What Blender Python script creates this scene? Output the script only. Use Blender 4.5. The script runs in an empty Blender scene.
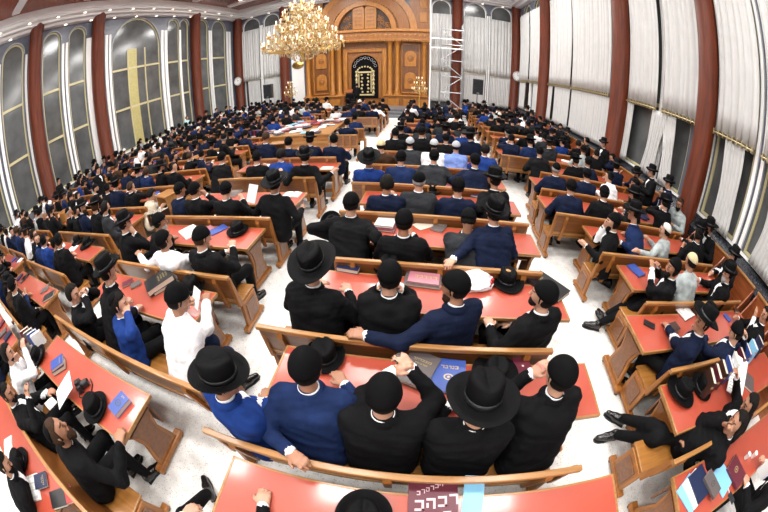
import bpy, bmesh, math, random
import numpy as np
from mathutils import Vector, Matrix
R = math.radians
scene = bpy.context.scene
COL = scene.collection

# ------------------------------------------------------------------ camera, world, light, exposure
cam_data = bpy.data.cameras.new('camera')
cam = bpy.data.objects.new('camera', cam_data)
COL.objects.link(cam)
cam.location = (0, 0, 2.75)
cam.rotation_euler = (R(90 - 32.7), 0, R(7.6))
cam_data.sensor_width = 36.0
cam_data.type = 'PANO'
cam_data.panorama_type = 'FISHEYE_EQUISOLID'
cam_data.fisheye_lens = 15.0
cam_data.fisheye_fov = R(200)
cam_data.clip_start = 0.05
cam_data.clip_end = 200
scene.camera = cam

world = bpy.data.worlds.new('World')
scene.world = world
world.use_nodes = True
world.node_tree.nodes['Background'].inputs[0].default_value = (0.8, 0.9, 1.0, 1)
world.node_tree.nodes['Background'].inputs[1].default_value = 0.12

scene.view_settings.view_transform = 'Standard'
scene.view_settings.look = 'None'
scene.view_settings.gamma = 1.0
scene.view_settings.use_curve_mapping = False
scene.view_settings.exposure = -0.22

XL, XR, YF, YB = -15.75, 6.66, 24.3, -6.0      # the hall: left, right, front (ark) and back walls
ZC = 9.95                                       # ceiling height
LAMPS = []                                      # added area lamps that light the hall, just under the added panels
for ly in (-2.5, 3.0, 8.5, 14.0, 19.5):
    for lx in (-11.0, -6.3, -1.6, 3.1):
        LAMPS.append((lx, ly))
for lx, ly in LAMPS:
    ld = bpy.data.lights.new('ceiling_lamp_light', 'AREA')
    ld.shape = 'SQUARE'
    ld.size = 1.9
    ld.energy = 370
    ld.color = (1.0, 0.985, 0.96)
    lo = bpy.data.objects.new('ceiling_lamp_light', ld)
    lo.location = (lx, ly, ZC - 0.14)
    COL.objects.link(lo)

# ------------------------------------------------------------------ materials
def mat(name, col, rough=0.5, spec=0.5, metal=0.0, coat=0.0, bump=0.0, bscale=60.0, var=0.0, vscale=8.0, emis=0.0, sheen=0.0):
    m = bpy.data.materials.new(name)
    m.use_nodes = True
    nt = m.node_tree
    b = nt.nodes['Principled BSDF']
    b.inputs['Base Color'].default_value = (*col, 1)
    b.inputs['Roughness'].default_value = rough
    b.inputs['Metallic'].default_value = metal
    b.inputs['Specular IOR Level'].default_value = spec
    if coat:
        b.inputs['Coat Weight'].default_value = coat
        b.inputs['Coat Roughness'].default_value = 0.12
    if sheen:
        b.inputs['Sheen Weight'].default_value = sheen
    if emis:
        b.inputs['Emission Color'].default_value = (*col, 1)
        b.inputs['Emission Strength'].default_value = emis
    tc = nt.nodes.new('ShaderNodeTexCoord')
    if var:
        n = nt.nodes.new('ShaderNodeTexNoise')
        n.inputs['Scale'].default_value = vscale
        n.inputs['Detail'].default_value = 4
        r = nt.nodes.new('ShaderNodeValToRGB')
        r.color_ramp.elements[0].position = 0.3
        r.color_ramp.elements[1].position = 0.7
        r.color_ramp.elements[0].color = (*[c * (1 - var) for c in col], 1)
        r.color_ramp.elements[1].color = (*[min(1, c * (1 + var)) for c in col], 1)
        nt.links.new(tc.outputs['Object'], n.inputs['Vector'])
        nt.links.new(n.outputs['Fac'], r.inputs['Fac'])
        nt.links.new(r.outputs['Color'], b.inputs['Base Color'])
    if bump:
        n2 = nt.nodes.new('ShaderNodeTexNoise')
        n2.inputs['Scale'].default_value = bscale
        n2.inputs['Detail'].default_value = 3
        bp = nt.nodes.new('ShaderNodeBump')
        bp.inputs['Strength'].default_value = bump
        bp.inputs['Distance'].default_value = 0.02
        nt.links.new(tc.outputs['Object'], n2.inputs['Vector'])
        nt.links.new(n2.outputs['Fac'], bp.inputs['Height'])
        nt.links.new(bp.outputs['Normal'], b.inputs['Normal'])
    return m

def wood(name, c1, c2, stretch=(1, 12, 12), rough=0.38, coat=0.35, scale=2.2, spec=0.5):
    m = bpy.data.materials.new(name)
    m.use_nodes = True
    nt = m.node_tree
    b = nt.nodes['Principled BSDF']
    tc = nt.nodes.new('ShaderNodeTexCoord')
    mp = nt.nodes.new('ShaderNodeMapping')
    mp.inputs['Scale'].default_value = stretch
    n = nt.nodes.new('ShaderNodeTexNoise')
    n.inputs['Scale'].default_value = scale
    n.inputs['Detail'].default_value = 6
    n.inputs['Distortion'].default_value = 0.6
    r = nt.nodes.new('ShaderNodeValToRGB')
    r.color_ramp.elements[0].position = 0.32
    r.color_ramp.elements[1].position = 0.68
    r.color_ramp.elements[0].color = (*c1, 1)
    r.color_ramp.elements[1].color = (*c2, 1)
    nt.links.new(tc.outputs['Object'], mp.inputs['Vector'])
    nt.links.new(mp.outputs['Vector'], n.inputs['Vector'])
    nt.links.new(n.outputs['Fac'], r.inputs['Fac'])
    nt.links.new(r.outputs['Color'], b.inputs['Base Color'])
    b.inputs['Roughness'].default_value = rough
    b.inputs['Specular IOR Level'].default_value = spec
    b.inputs['Coat Weight'].default_value = coat
    b.inputs['Coat Roughness'].default_value = 0.15
    return m

def terrazzo():
    m = bpy.data.materials.new('terrazzo')
    m.use_nodes = True
    nt = m.node_tree
    b = nt.nodes['Principled BSDF']
    tc = nt.nodes.new('ShaderNodeTexCoord')
    v = nt.nodes.new('ShaderNodeTexVoronoi')
    v.inputs['Scale'].default_value = 42
    r = nt.nodes.new('ShaderNodeValToRGB')
    e = r.color_ramp.elements
    e[0].position, e[0].color = 0.0, (0.30, 0.29, 0.26, 1)
    e[1].position, e[1].color = 0.30, (0.90, 0.89, 0.86, 1)
    k = e.new(0.22)
    k.color = (0.70, 0.69, 0.65, 1)
    n = nt.nodes.new('ShaderNodeTexNoise')
    n.inputs['Scale'].default_value = 9
    n.inputs['Detail'].default_value = 6
    r2 = nt.nodes.new('ShaderNodeValToRGB')
    r2.color_ramp.elements[0].position, r2.color_ramp.elements[0].color = 0.35, (0.82, 0.82, 0.82, 1)
    r2.color_ramp.elements[1].position, r2.color_ramp.elements[1].color = 0.65, (1, 1, 1, 1)
    mx = nt.nodes.new('ShaderNodeMix')
    mx.data_type = 'RGBA'
    mx.blend_type = 'MULTIPLY'
    mx.inputs[0].default_value = 1
    nt.links.new(tc.outputs['Object'], v.inputs['Vector'])
    nt.links.new(tc.outputs['Object'], n.inputs['Vector'])
    nt.links.new(v.outputs['Distance'], r.inputs['Fac'])
    nt.links.new(n.outputs['Fac'], r2.inputs['Fac'])
    nt.links.new(r.outputs['Color'], mx.inputs[6])
    nt.links.new(r2.outputs['Color'], mx.inputs[7])
    nt.links.new(mx.outputs[2], b.inputs['Base Color'])
    b.inputs['Roughness'].default_value = 0.28
    return m

M = {}
M['floor'] = terrazzo()
M['bench'] = wood('bench_wood', (0.135, 0.043, 0.009), (0.22, 0.078, 0.018))
M['rail'] = wood('rail_oak', (0.28, 0.125, 0.033), (0.41, 0.20, 0.062))
M['seat'] = wood('seat_oak', (0.24, 0.095, 0.017), (0.36, 0.155, 0.033))
M['panel'] = wood('end_panel_wood', (0.25, 0.085, 0.013), (0.38, 0.145, 0.026), (12, 12, 1), 0.42, 0.12)
M['laminate'] = mat('red_laminate', (0.41, 0.064, 0.034), 0.36, 0.6, coat=0.9, var=0.05, vscale=4)
M['ark'] = wood('ark_wood', (0.17, 0.055, 0.005), (0.28, 0.098, 0.010), (6, 6, 1), 0.45, 0.08)
M['ark_light'] = wood('ark_wood_light', (0.27, 0.098, 0.010), (0.40, 0.155, 0.018), (6, 6, 1), 0.45, 0.08)
M['lunette'] = mat('lunette_dark_wood', (0.030, 0.010, 0.003), 0.5)
M['embroidery'] = mat('pale_gold_thread', (0.52, 0.42, 0.22), 0.45)
M['ark_dark'] = wood('ark_wood_dark', (0.10, 0.030, 0.004), (0.17, 0.055, 0.007), (6, 6, 1), 0.4, 0.2)
M['column'] = wood('column_mahogany', (0.070, 0.0125, 0.0045), (0.135, 0.027, 0.0085), (9, 9, 0.7), 0.42, 0.05, 1.6, 0.25)
M['case'] = wood('case_wood', (0.20, 0.05, 0.015), (0.30, 0.085, 0.025), (10, 1, 10))
M['gold'] = mat('gold', (0.62, 0.40, 0.13), 0.3, metal=0.9)
M['crystal'] = mat('amber_crystal', (0.60, 0.47, 0.25), 0.15, 0.9, metal=0.2)
M['lamp'] = mat('lamp_glow', (1.0, 0.93, 0.75), 0.4, emis=6.0)
M['candle'] = mat('candle_lamp_glow', (1.0, 0.90, 0.70), 0.4, emis=0.7)
M['panel_glow'] = mat('light_panel', (1.0, 0.97, 0.92), 0.4, emis=7.0)
M['white'] = mat('white_paint', (0.80, 0.80, 0.79), 0.5)
M['slate'] = mat('slate_blue_wall', (0.095, 0.103, 0.135), 0.35, var=0.2, vscale=2)
M['granite'] = mat('black_granite', (0.022, 0.025, 0.032), 0.25, 0.6, var=0.7, vscale=26)
M['grey_stone'] = mat('grey_stone', (0.13, 0.135, 0.145), 0.35, var=0.3, vscale=14)
M['cornice'] = mat('cornice_plaster', (0.72, 0.72, 0.73), 0.4, coat=0.2)
M['band'] = mat('arch_band_grey', (0.30, 0.31, 0.33), 0.4)
M['ceil_wood'] = wood('ceiling_wood', (0.15, 0.03, 0.012), (0.26, 0.06, 0.02), (1, 8, 1), 0.25, 0.5)
M['glass'] = mat('dark_window_glass', (0.085, 0.090, 0.092), 0.16, 0.6, var=0.35, vscale=1.1)
M['cream'] = mat('cream_window_frame', (0.52, 0.47, 0.27), 0.45)
M['yellow'] = mat('yellow_shutter', (0.42, 0.37, 0.15), 0.5, var=0.1)
M['curtain'] = mat('white_curtain', (0.52, 0.52, 0.515), 0.85, 0.2, var=0.04, vscale=3)
M['brass'] = mat('brass_rail', (0.45, 0.38, 0.22), 0.35, metal=0.7)
M['alu'] = mat('aluminium', (0.42, 0.43, 0.45), 0.35, metal=0.8)
M['black'] = mat('black_plastic', (0.012, 0.012, 0.014), 0.45)
M['felt'] = mat('black_felt', (0.0022, 0.0022, 0.0026), 0.7, 0.12, bump=0.1, bscale=300)
M['ribbon'] = mat('grosgrain_ribbon', (0.012, 0.012, 0.014), 0.4)
M['velvet'] = mat('black_velvet', (0.003, 0.003, 0.0035), 0.85, 0.1)
M['knitw'] = mat('white_knit', (0.66, 0.64, 0.58), 0.8, bump=0.4, bscale=250, var=0.12, vscale=80)
M['knity'] = mat('straw_knit', (0.60, 0.52, 0.30), 0.8, bump=0.4, bscale=250, var=0.15, vscale=80)
M['knitg'] = mat('grey_knit', (0.42, 0.44, 0.47), 0.8, bump=0.4, bscale=250, var=0.15, vscale=80)
M['hair'] = mat('dark_hair', (0.006, 0.0045, 0.0035), 0.7, 0.15, bump=0.5, bscale=180)
M['hairb'] = mat('brown_hair', (0.040, 0.019, 0.009), 0.7, 0.2, bump=0.5, bscale=180)
M['hairg'] = mat('grey_hair', (0.33, 0.32, 0.31), 0.6, bump=0.5, bscale=180)
M['skin'] = mat('skin', (0.50, 0.275, 0.185), 0.45, 0.4, var=0.06, vscale=14)
M['skin2'] = mat('skin_tan', (0.36, 0.175, 0.105), 0.45, 0.4, var=0.06, vscale=14)
M['eye'] = mat('eye_dark', (0.02, 0.014, 0.01), 0.3)
M['lip'] = mat('lip', (0.42, 0.16, 0.12), 0.45)
M['shirt'] = mat('white_shirt', (0.80, 0.81, 0.83), 0.7)
M['shoe'] = mat('black_shoe', (0.006, 0.006, 0.007), 0.22, 0.6)
def cloth(name, c):
    return mat(name, c, 0.85, 0.12, bump=0.35, bscale=16, var=0.25, vscale=9)
JK = {'K': cloth('black_wool', (0.0042, 0.0043, 0.0052)), 'N': cloth('navy_wool', (0.006, 0.0105, 0.030)), 'B': cloth('royal_blue_wool', (0.010, 0.035, 0.17)),
      'G': cloth('charcoal_wool', (0.024, 0.026, 0.030)), 'W': cloth('white_cotton', (0.78, 0.78, 0.80)), 'L': cloth('light_blue_cotton', (0.16, 0.24, 0.55)),
      'Y': cloth('grey_cotton', (0.34, 0.38, 0.38)), 'C': cloth('beige_wool', (0.50, 0.43, 0.33)), 'D': cloth('dark_blue_wool', (0.010, 0.022, 0.075)), 'T': cloth('teal_cotton', (0.35, 0.55, 0.55)), 'E': cloth('brown_wool', (0.05, 0.026, 0.014)), 'O': cloth('orange_cotton', (0.65, 0.22, 0.06))}
JN = {'K': 'black suit', 'N': 'navy suit', 'B': 'royal blue suit', 'G': 'charcoal suit', 'W': 'white shirt', 'L': 'light blue shirt', 'Y': 'grey shirt', 'C': 'beige jacket', 'D': 'dark blue suit', 'T': 'pale teal shirt', 'E': 'brown suit', 'O': 'orange shirt'}
HN = {'H': 'black brimmed hat', 'V': 'black skullcap', 'k': 'small black skullcap', 'w': 'white knitted skullcap', 'y': 'straw-coloured knitted skullcap', 'g': 'grey hair', 'n': 'dark hair', 'x': 'grey knitted skullcap'}
TROUSER = JK['K']
BOOKC = {'blue': mat('blue_book_cover', (0.035, 0.075, 0.30), 0.35), 'navy': mat('navy_book_cover', (0.012, 0.02, 0.06), 0.35), 'maroon': mat('maroon_book_cover', (0.11, 0.016, 0.03), 0.35),
         'brown': mat('brown_book_cover', (0.05, 0.022, 0.016), 0.35), 'grey': mat('grey_book_cover', (0.10, 0.085, 0.085), 0.35), 'black': mat('black_book_cover', (0.012, 0.012, 0.014), 0.3),
         'pink': mat('rose_book_cover', (0.42, 0.16, 0.20), 0.35), 'sky': mat('sky_blue_cover', (0.22, 0.52, 0.75), 0.35), 'red': mat('red_book_cover', (0.35, 0.02, 0.02), 0.35), 'white': mat('white_cover', (0.78, 0.78, 0.78), 0.5)}
M['paper'] = mat('paper', (0.78, 0.77, 0.74), 0.7)
M['page'] = mat('book_pages', (0.62, 0.57, 0.46), 0.7)
M['ink'] = mat('ink', (0.06, 0.06, 0.065), 0.7)
M['goldfoil'] = mat('gold_foil', (0.50, 0.39, 0.17), 0.35, metal=0.4)
M['clockface'] = mat('clock_face', (0.82, 0.82, 0.80), 0.4)

# ------------------------------------------------------------------ mesh helpers
def link(name, me, parent=None, m=None, smooth=False):
    o = bpy.data.objects.new(name, me)
    COL.objects.link(o)
    if parent is not None:
        o.parent = parent
    if m is not None and len(me.materials) == 0:
        me.materials.append(m)
    if smooth:
        me.polygons.foreach_set('use_smooth', [True] * len(me.polygons))
    return o

class MB:
    """collects boxes, prisms, tubes and lathes into one mesh"""
    def __init__(s):
        s.v, s.f = [], []
    def add(s, vs, fs):
        n = len(s.v)
        s.v += [tuple(map(float, v)) for v in vs]
        s.f += [tuple(i + n for i in f) for f in fs]
        return s
    def box(s, x0, x1, y0, y1, z0, z1):
        return s.add([(x, y, z) for z in (z0, z1) for y in (y0, y1) for x in (x0, x1)],
                     [(0, 2, 3, 1), (4, 5, 7, 6), (0, 1, 5, 4), (2, 6, 7, 3), (0, 4, 6, 2), (1, 3, 7, 5)])
    def prism(s, pts, a0, a1, ax='x'):
        n = len(pts)
        def p(u, v, a):
            return (a, u, v) if ax == 'x' else (u, a, v) if ax == 'y' else (u, v, a)
        vs = [p(u, v, a0) for u, v in pts] + [p(u, v, a1) for u, v in pts]
        fs = [tuple(range(n))[::-1], tuple(range(n, 2 * n))] + [(i, (i + 1) % n, (i + 1) % n + n, i + n) for i in range(n)]
        return s.add(vs, fs)
    def tube(s, a, b, r0, r1=None, n=8):
        r1 = r0 if r1 is None else r1
        a, b = Vector(a), Vector(b)
        d = (b - a).normalized()
        u = d.orthogonal().normalized()
        w = d.cross(u)
        vs = []
        for c, r in ((a, r0), (b, r1)):
            for i in range(n):
                t = 2 * math.pi * i / n
                vs.append(c + u * (math.cos(t) * r) + w * (math.sin(t) * r))
        fs = [tuple(range(n))[::-1], tuple(range(n, 2 * n))] + [(i, (i + 1) % n, (i + 1) % n + n, i + n) for i in range(n)]
        return s.add(vs, fs)
    def lathe(s, prof, c=(0, 0, 0), n=24, sx=1, sy=1, a0=0.0, a1=2 * math.pi, axis='z'):
        full = abs(a1 - a0 - 2 * math.pi) < 1e-6
        k = n if full else n + 1
        vs = []
        for r, z in prof:
            for i in range(k):
                t = a0 + (a1 - a0) * i / n
                x, y = math.cos(t) * r * sx, math.sin(t) * r * sy
                vs.append((c[0] + x, c[1] + y, c[2] + z) if axis == 'z' else (c[0] + x, c[1] + z, c[2] + y))
        fs = []
        for j in range(len(prof) - 1):
            for i in range(n):
                i2 = (i + 1) % k
                fs.append((j * k + i, j * k + i2, (j + 1) * k + i2, (j + 1) * k + i))
        return s.add(vs, fs)
    def ball(s, c, r, n=8, sx=1, sy=1, sz=1):
        pr = [(max(1e-4, math.sin(math.pi * j / n)) * r, -math.cos(math.pi * j / n) * r * sz) for j in range(n + 1)]
        return s.lathe(pr, c, n * 2, sx, sy)
    def mesh(s, name='m'):
        me = bpy.data.meshes.new(name)
        me.from_pydata(s.v, [], s.f)
        bm = bmesh.new()
        bm.from_mesh(me)
        bmesh.ops.recalc_face_normals(bm, faces=bm.faces)
        bm.to_mesh(me)
        bm.free()
        return me
    def obj(s, name, m, parent=None, smooth=False, bevel=0.0):
        o = link(name, s.mesh(name), parent, m, smooth)
        if bevel:
            b = o.modifiers.new('bevel', 'BEVEL')
            b.width = bevel
            b.segments = 2
            b.limit_method = 'ANGLE'
        return o

def tag(o, label, cat, group=None, kind=None):
    o['label'] = label
    o['category'] = cat
    if group:
        o['group'] = group
    if kind:
        o['kind'] = kind
    return o

def thing(name, label, cat, loc=(0, 0, 0), rz=0.0, group=None, kind=None):
    o = bpy.data.objects.new(name, None)
    o.empty_display_size = 0.1
    COL.objects.link(o)
    o.location = loc
    o.rotation_euler = (0, 0, rz)
    return tag(o, label, cat, group, kind)

def copy_tree(o, parent=None, loc=None, rz=None):
    c = o.copy()
    COL.objects.link(c)
    if parent is not None:
        c.parent = parent
        c.matrix_parent_inverse = o.matrix_parent_inverse.copy()
    for ch in list(o.children):
        copy_tree(ch, c)
    if loc is not None:
        c.location = loc
    if rz is not None:
        c.rotation_euler = (0, 0, rz)
    return c

ORD = ['first', 'second', 'third', 'fourth', 'fifth', 'sixth', 'seventh', 'eighth', 'ninth', 'tenth', 'eleventh', 'twelfth', 'thirteenth', 'fourteenth', 'fifteenth', 'sixteenth', 'seventeenth', 'eighteenth', 'nineteenth', 'twentieth']

# ------------------------------------------------------------------ the hall
def wall_with_windows(name, plane, sign, u0, u1, zt, wins, m, thick=0.35):
    """wall in the plane x=plane ('x') or y=plane ('y'); wins = [(u0, u1, sill, spring, arched)]"""
    ax, pos = plane
    mb = MB()
    a0, a1 = (pos, pos + sign * thick) if sign > 0 else (pos + sign * thick, pos)
    def slab(pts):
        mb.prism(pts, a0, a1, ax)
    u = u0
    for (w0, w1, sill, top) in sorted(wins):
        if w0 > u + 1e-3:
            slab([(u, 0), (w0, 0), (w0, zt), (u, zt)])
        slab([(w0, 0), (w1, 0), (w1, sill), (w0, sill)])
        r = (w1 - w0) / 2
        c = (w0 + w1) / 2
        sp = top - r
        n = 14
        left = [(c - r * math.cos(math.pi * i / n), sp + r * math.sin(math.pi * i / n)) for i in range(n + 1)]
        for i in range(n):
            a, b = left[i], left[i + 1]
            slab([a, b, (b[0], zt), (a[0], zt)])
        u = w1
    if u1 > u:
        slab([(u, 0), (u1, 0), (u1, zt), (u, zt)])
    o = mb.obj(name, m)
    o['kind'] = 'structure'
    return o

def window(idx, plane, sign, w0, w1, sill, top, trans=(), mull=(), yellow=None, frame='cream', band=True):
    """sign = the outward direction of the wall"""
    ax, pos = plane
    root = bpy.data.objects.new('window_%d' % idx, None)
    COL.objects.link(root)
    root['kind'] = 'structure'
    d0, d1 = pos + sign * 0.06, pos + sign * 0.14
    r, c = (w1 - w0) / 2, (w0 + w1) / 2
    sp = top - r
    n = 14
    arch = [(c + r * math.cos(math.pi * i / n), sp + r * math.sin(math.pi * i / n)) for i in range(n + 1)]
    outline = [(w0, sill), (w1, sill)] + arch
    MB().prism(outline, pos + sign * 0.11, pos + sign * 0.125, ax).obj('pane', M['glass'], root)
    f = 0.07
    ri = r - f
    inner = [(w0 + f, sill + f), (w1 - f, sill + f)] + [(c + ri * math.cos(math.pi * i / n), sp + ri * math.sin(math.pi * i / n)) for i in range(n + 1)]
    mb = MB()
    k = len(outline)
    for i in range(k):
        j = (i + 1) % k
        mb.prism([outline[i], outline[j], inner[j], inner[i]], d0, d1, ax)
    mb.obj('window_frame', M[frame], root)
    for t in trans:
        MB().prism([(w0 + f, t - 0.06), (w1 - f, t - 0.06), (w1 - f, t + 0.06), (w0 + f, t + 0.06)], d0, d1, ax).obj('transom', M[frame], root)
    for u in mull:
        MB().prism([(u - 0.04, sill + f), (u + 0.04, sill + f), (u + 0.04, sp), (u - 0.04, sp)], d0, d1, ax).obj('mullion', M[frame], root)
    if yellow:
        MB().prism([(yellow[0], sill + f), (yellow[1], sill + f), (yellow[1], sp), (yellow[0], sp)], d0 + sign * 0.02, d1 - sign * 0.02, ax).obj('yellow_shutter', M['yellow'], root)
    if band:                                       # moulded band around the arch
        ro = r + 0.06
        mb = MB()
        for i in range(n):
            t0, t1 = math.pi * i / n, math.pi * (i + 1) / n
            q = [(c + rr * math.cos(t), sp + rr * math.sin(t)) for rr, t in ((r, t0), (ro, t0), (ro, t1), (r, t1))]
            mb.prism(q, pos - sign * 0.05, pos, ax)
        mb.obj('arch_band', M['band'], root)
    s0, s1 = sorted((pos - sign * 0.06, pos + sign * 0.1))
    MB().prism([(w0 - 0.1, sill - 0.06), (w1 + 0.1, sill - 0.06), (w1 + 0.1, sill), (w0 - 0.1, sill)], s0, s1, ax).obj('window_sill', M['white'], root)
    return root

def structure(o, label=None, cat=None):
    o['kind'] = 'structure'
    if label:
        o['label'] = label
    if cat:
        o['category'] = cat
    return o

structure(MB().box(XL - 0.5, XR + 0.5, YB - 0.3, YF + 0.5, -0.2, 0).obj('floor', M['floor']))
structure(MB().box(XL - 0.5, XR + 0.5, YB - 0.3, YF + 0.5, ZC, ZC + 0.2).obj('ceiling', M['ceil_wood']))
structure(MB().box(XL - 0.35, XR + 0.35, YB - 0.3, YB, 0, ZC).obj('wall_back', M['white']))

left_wins = [(-3.6, -2.2, 0.98, 8.9), (-1.5, -0.1, 0.98, 8.9), (1.75, 2.95, 0.98, 8.9), (3.62, 4.95, 0.98, 8.9), (6.15, 7.3, 0.98, 8.95), (7.85, 9.0, 0.98, 8.95), (10.95, 15.0, 0.98, 9.1),
             (15.75, 16.95, 0.98, 9.0), (17.0, 17.95, 0.98, 9.0), (18.9, 20.3, 0.98, 9.1), (20.8, 22.7, 0.98, 9.1)]
wall_with_windows('wall_left', ('x', XL), -1, YB, YF, ZC, left_wins, M['slate'])
WI = 0
for w in left_wins:
    WI += 1
    big = w[1] - w[0] > 3
    window(WI, ('x', XL), -1, *w, trans=(3.4, 5.8) if not big else (3.45, 5.85), mull=(12.25, 13.7) if big else (), yellow=(12.3, 13.0) if big else None)
right_wins = [(-3.4, -1.6, 1.29, 9.0), (-0.9, 0.9, 1.29, 9.0), (1.8, 3.35, 1.29, 9.0), (3.75, 5.1, 1.29, 9.0), (6.1, 7.15, 1.29, 9.0), (7.6, 9.3, 1.29, 9.0), (10.4, 13.7, 1.29, 9.2), (14.1, 17.3, 1.29, 9.2), (18.7, 20.3, 1.29, 9.1), (20.9, 22.7, 1.29, 9.1)]
wall_with_windows('wall_right', ('x', XR), 1, YB, YF, ZC, right_wins, M['slate'])
for w in right_wins:
    WI += 1
    window(WI, ('x', XR), 1, *w, trans=(3.4,))
front_wins = [(-15.0, -13.35, 0.98, 9.1), (-13.0, -11.55, 0.98, 9.1), (0.2, 1.6, 0.98, 9.2), (2.55, 4.2, 0.98, 9.2), (4.55, 6.15, 0.98, 9.2)]
wall_with_windows('wall_front', ('y', YF), 1, XL, XR, ZC, front_wins, M['slate'])
for w in front_wins:
    WI += 1
    window(WI, ('y', YF), 1, *w, trans=(3.4,), frame='white')

# stone base under the windows, white pilaster strips between them
structure(MB().box(XL, XL + 0.12, YB, YF, 0, 0.92).obj('baseboard_left', M['grey_stone']))
structure(MB().prism([(XR, 0), (XR - 0.12, 0), (XR - 0.34, 0.95), (XR - 0.02, 1.23), (XR, 1.23)], YB, YF, 'y').obj('baseboard_right', M['granite']))
structure(MB().box(XL, -9.4, YF - 0.14, YF, 0, 0.92).box(0.3, XR, YF - 0.14, YF, 0, 0.92).obj('baseboard_front', M['granite']))
TI = 0
def strip(ax, pos, sign, u0, u1, z0, z1):
    global TI
    TI += 1
    a = sorted((pos, pos - sign * 0.07))
    structure(MB().prism([(u0, z0), (u1, z0), (u1, z1), (u0, z1)], a[0], a[1], ax).obj('trim_%d' % TI, M['white']))
for u0, u1 in ((-1.95, -1.7), (-0.05, 0.1), (3.05, 3.2), (3.36, 3.52), (5.05, 5.17), (7.38, 7.52), (7.63, 7.77), (9.05, 9.42), (10.4, 10.6), (10.7, 10.85), (15.08, 15.3), (15.42, 15.66), (16.9, 17.08), (20.35, 20.5), (20.6, 20.75), (22.8, 23.0), (23.15, 23.4)):
    strip('x', XL, -1, u0, u1, 0.98, 8.15)
for u0, u1 in ((3.4, 3.5), (3.6, 3.7), (5.12, 5.3), (7.2, 7.32), (7.42, 7.55), (9.34, 9.5), (10.25, 10.38), (13.75, 13.87), (13.95, 14.07), (17.35, 17.6), (18.5, 18.65), (20.4, 20.55), (20.65, 20.8), (22.8, 23.1)):
    strip('x', XR, 1, u0, u1, 1.29, 8.2)
for u0, u1 in ((-15.35, -15.1), (-13.3, -13.05), (-10.5, -9.45), (4.25, 4.35), (4.4, 4.5), (6.2, 6.35)):
    strip('y', YF, 1, u0, u1, 0.92, 8.2)

# columns
def column(x, y, r=0.38):
    c = MB().lathe([(r * 1.12, 0), (r * 1.12, 0.25), (r, 0.32), (r, ZC - 0.9), (r * 1.1, ZC - 0.82), (r * 1.1, ZC)], (x, y, 0), 32).obj('column', M['column'], smooth=True)
    return structure(c)
for y in (-2.6, 1.35, 5.55, 9.7, 18.4):
    column(XL + 0.3, y)
for y in (-2.6, 1.35, 5.32, 9.5, 17.3):
    column(XR - 0.3, y, 0.29 if y < 6 else 0.37)
for x in (XL + 0.42, -11.0, 2.06, XR - 0.2):
    column(x, YF - 0.3)

# cornice with small recessed spots, ceiling beams with spots
cp = [(0, 9.16), (0.35, 9.16), (0.45, 9.26), (0.68, 9.28), (0.72, 9.38), (0.94, 9.42), (0.94, 9.56), (1.05, 9.6), (1.05, ZC), (0, ZC)]
structure(MB().prism([(XL + u, z) for u, z in cp], YB, YF, 'y').obj('trim_cornice_left', M['cornice']))
structure(MB().prism([(XR - u, z) for u, z in cp], YB, YF, 'y').obj('trim_cornice_right', M['cornice']))
structure(MB().prism([(YF - u, z) for u, z in cp], XL, XR, 'x').obj('trim_cornice_front', M['cornice']))
for k, y in enumerate((-1.0, 3.7, 8.0, 12.4, 16.8, 21.0)):
    structure(MB().box(XL + 1.5, XR - 1.5, y - 0.22, y + 0.22, ZC - 0.16, ZC).obj('trim_beam_%d' % k, M['cornice']))
for k, x in enumerate((-9.9, -4.57, 0.8)):
    structure(MB().box(x - 0.16, x + 0.16, YB, YF - 1.5, ZC - 0.12, ZC).obj('trim_rib_%d' % k, M['cornice']))
def spot(x, y, z, r=0.09, grp='recessed spots along the cornice', lab='small round recessed spot in the pale cornice'):
    t = thing('recessed_spot', lab, 'ceiling light', (x, y, z), 0, grp)
    MB().lathe([(r, -0.012), (r * 1.35, -0.012), (r * 1.35, 0.0), (r, 0.0)], n=14).obj('spot_ring', M['white'], t)
    MB().lathe([(1e-4, -0.006), (r, -0.006)], n=14).obj('bulb_face', M['lamp'], t)
    return t
y = 2.2
while y < 23:
    spot(XL + 0.2, y, 9.16)
    spot(XL + 0.83, y + 0.9, 9.4)
    y += 1.75
x = -14.0
while x < -10:
    spot(x, YF - 0.2, 9.16)
    x += 1.6
x = 0.9
while x < 6:
    spot(x, YF - 0.2, 9.16)
    x += 1.5
random.seed(3)
for y in np.arange(4.6, 22, 1.45):
    for x in (-13.0, -11.3, -8.4, -6.4, -2.7, -0.9):
        spot(x + random.uniform(-.1, .1), y, ZC, 0.13, 'round spots in the wooden ceiling', 'round bright spot set in the dark red wooden ceiling')
for i, (lx, ly) in enumerate(LAMPS):  # invented glowing panels, added over the area lamps to light the hall
    t = thing('ceiling_light_panel', 'square white light panel recessed in the wooden ceiling', 'ceiling light', (lx, ly, ZC), 0, 'square light panels of the ceiling')
    MB().box(-1.04, 1.04, -1.04, 1.04, -0.03, 0).obj('panel_frame', M['white'], t)
    MB().box(-0.96, 0.96, -0.96, 0.96, -0.045, -0.031).obj('diffuser', M['panel_glow'], t)
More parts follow.
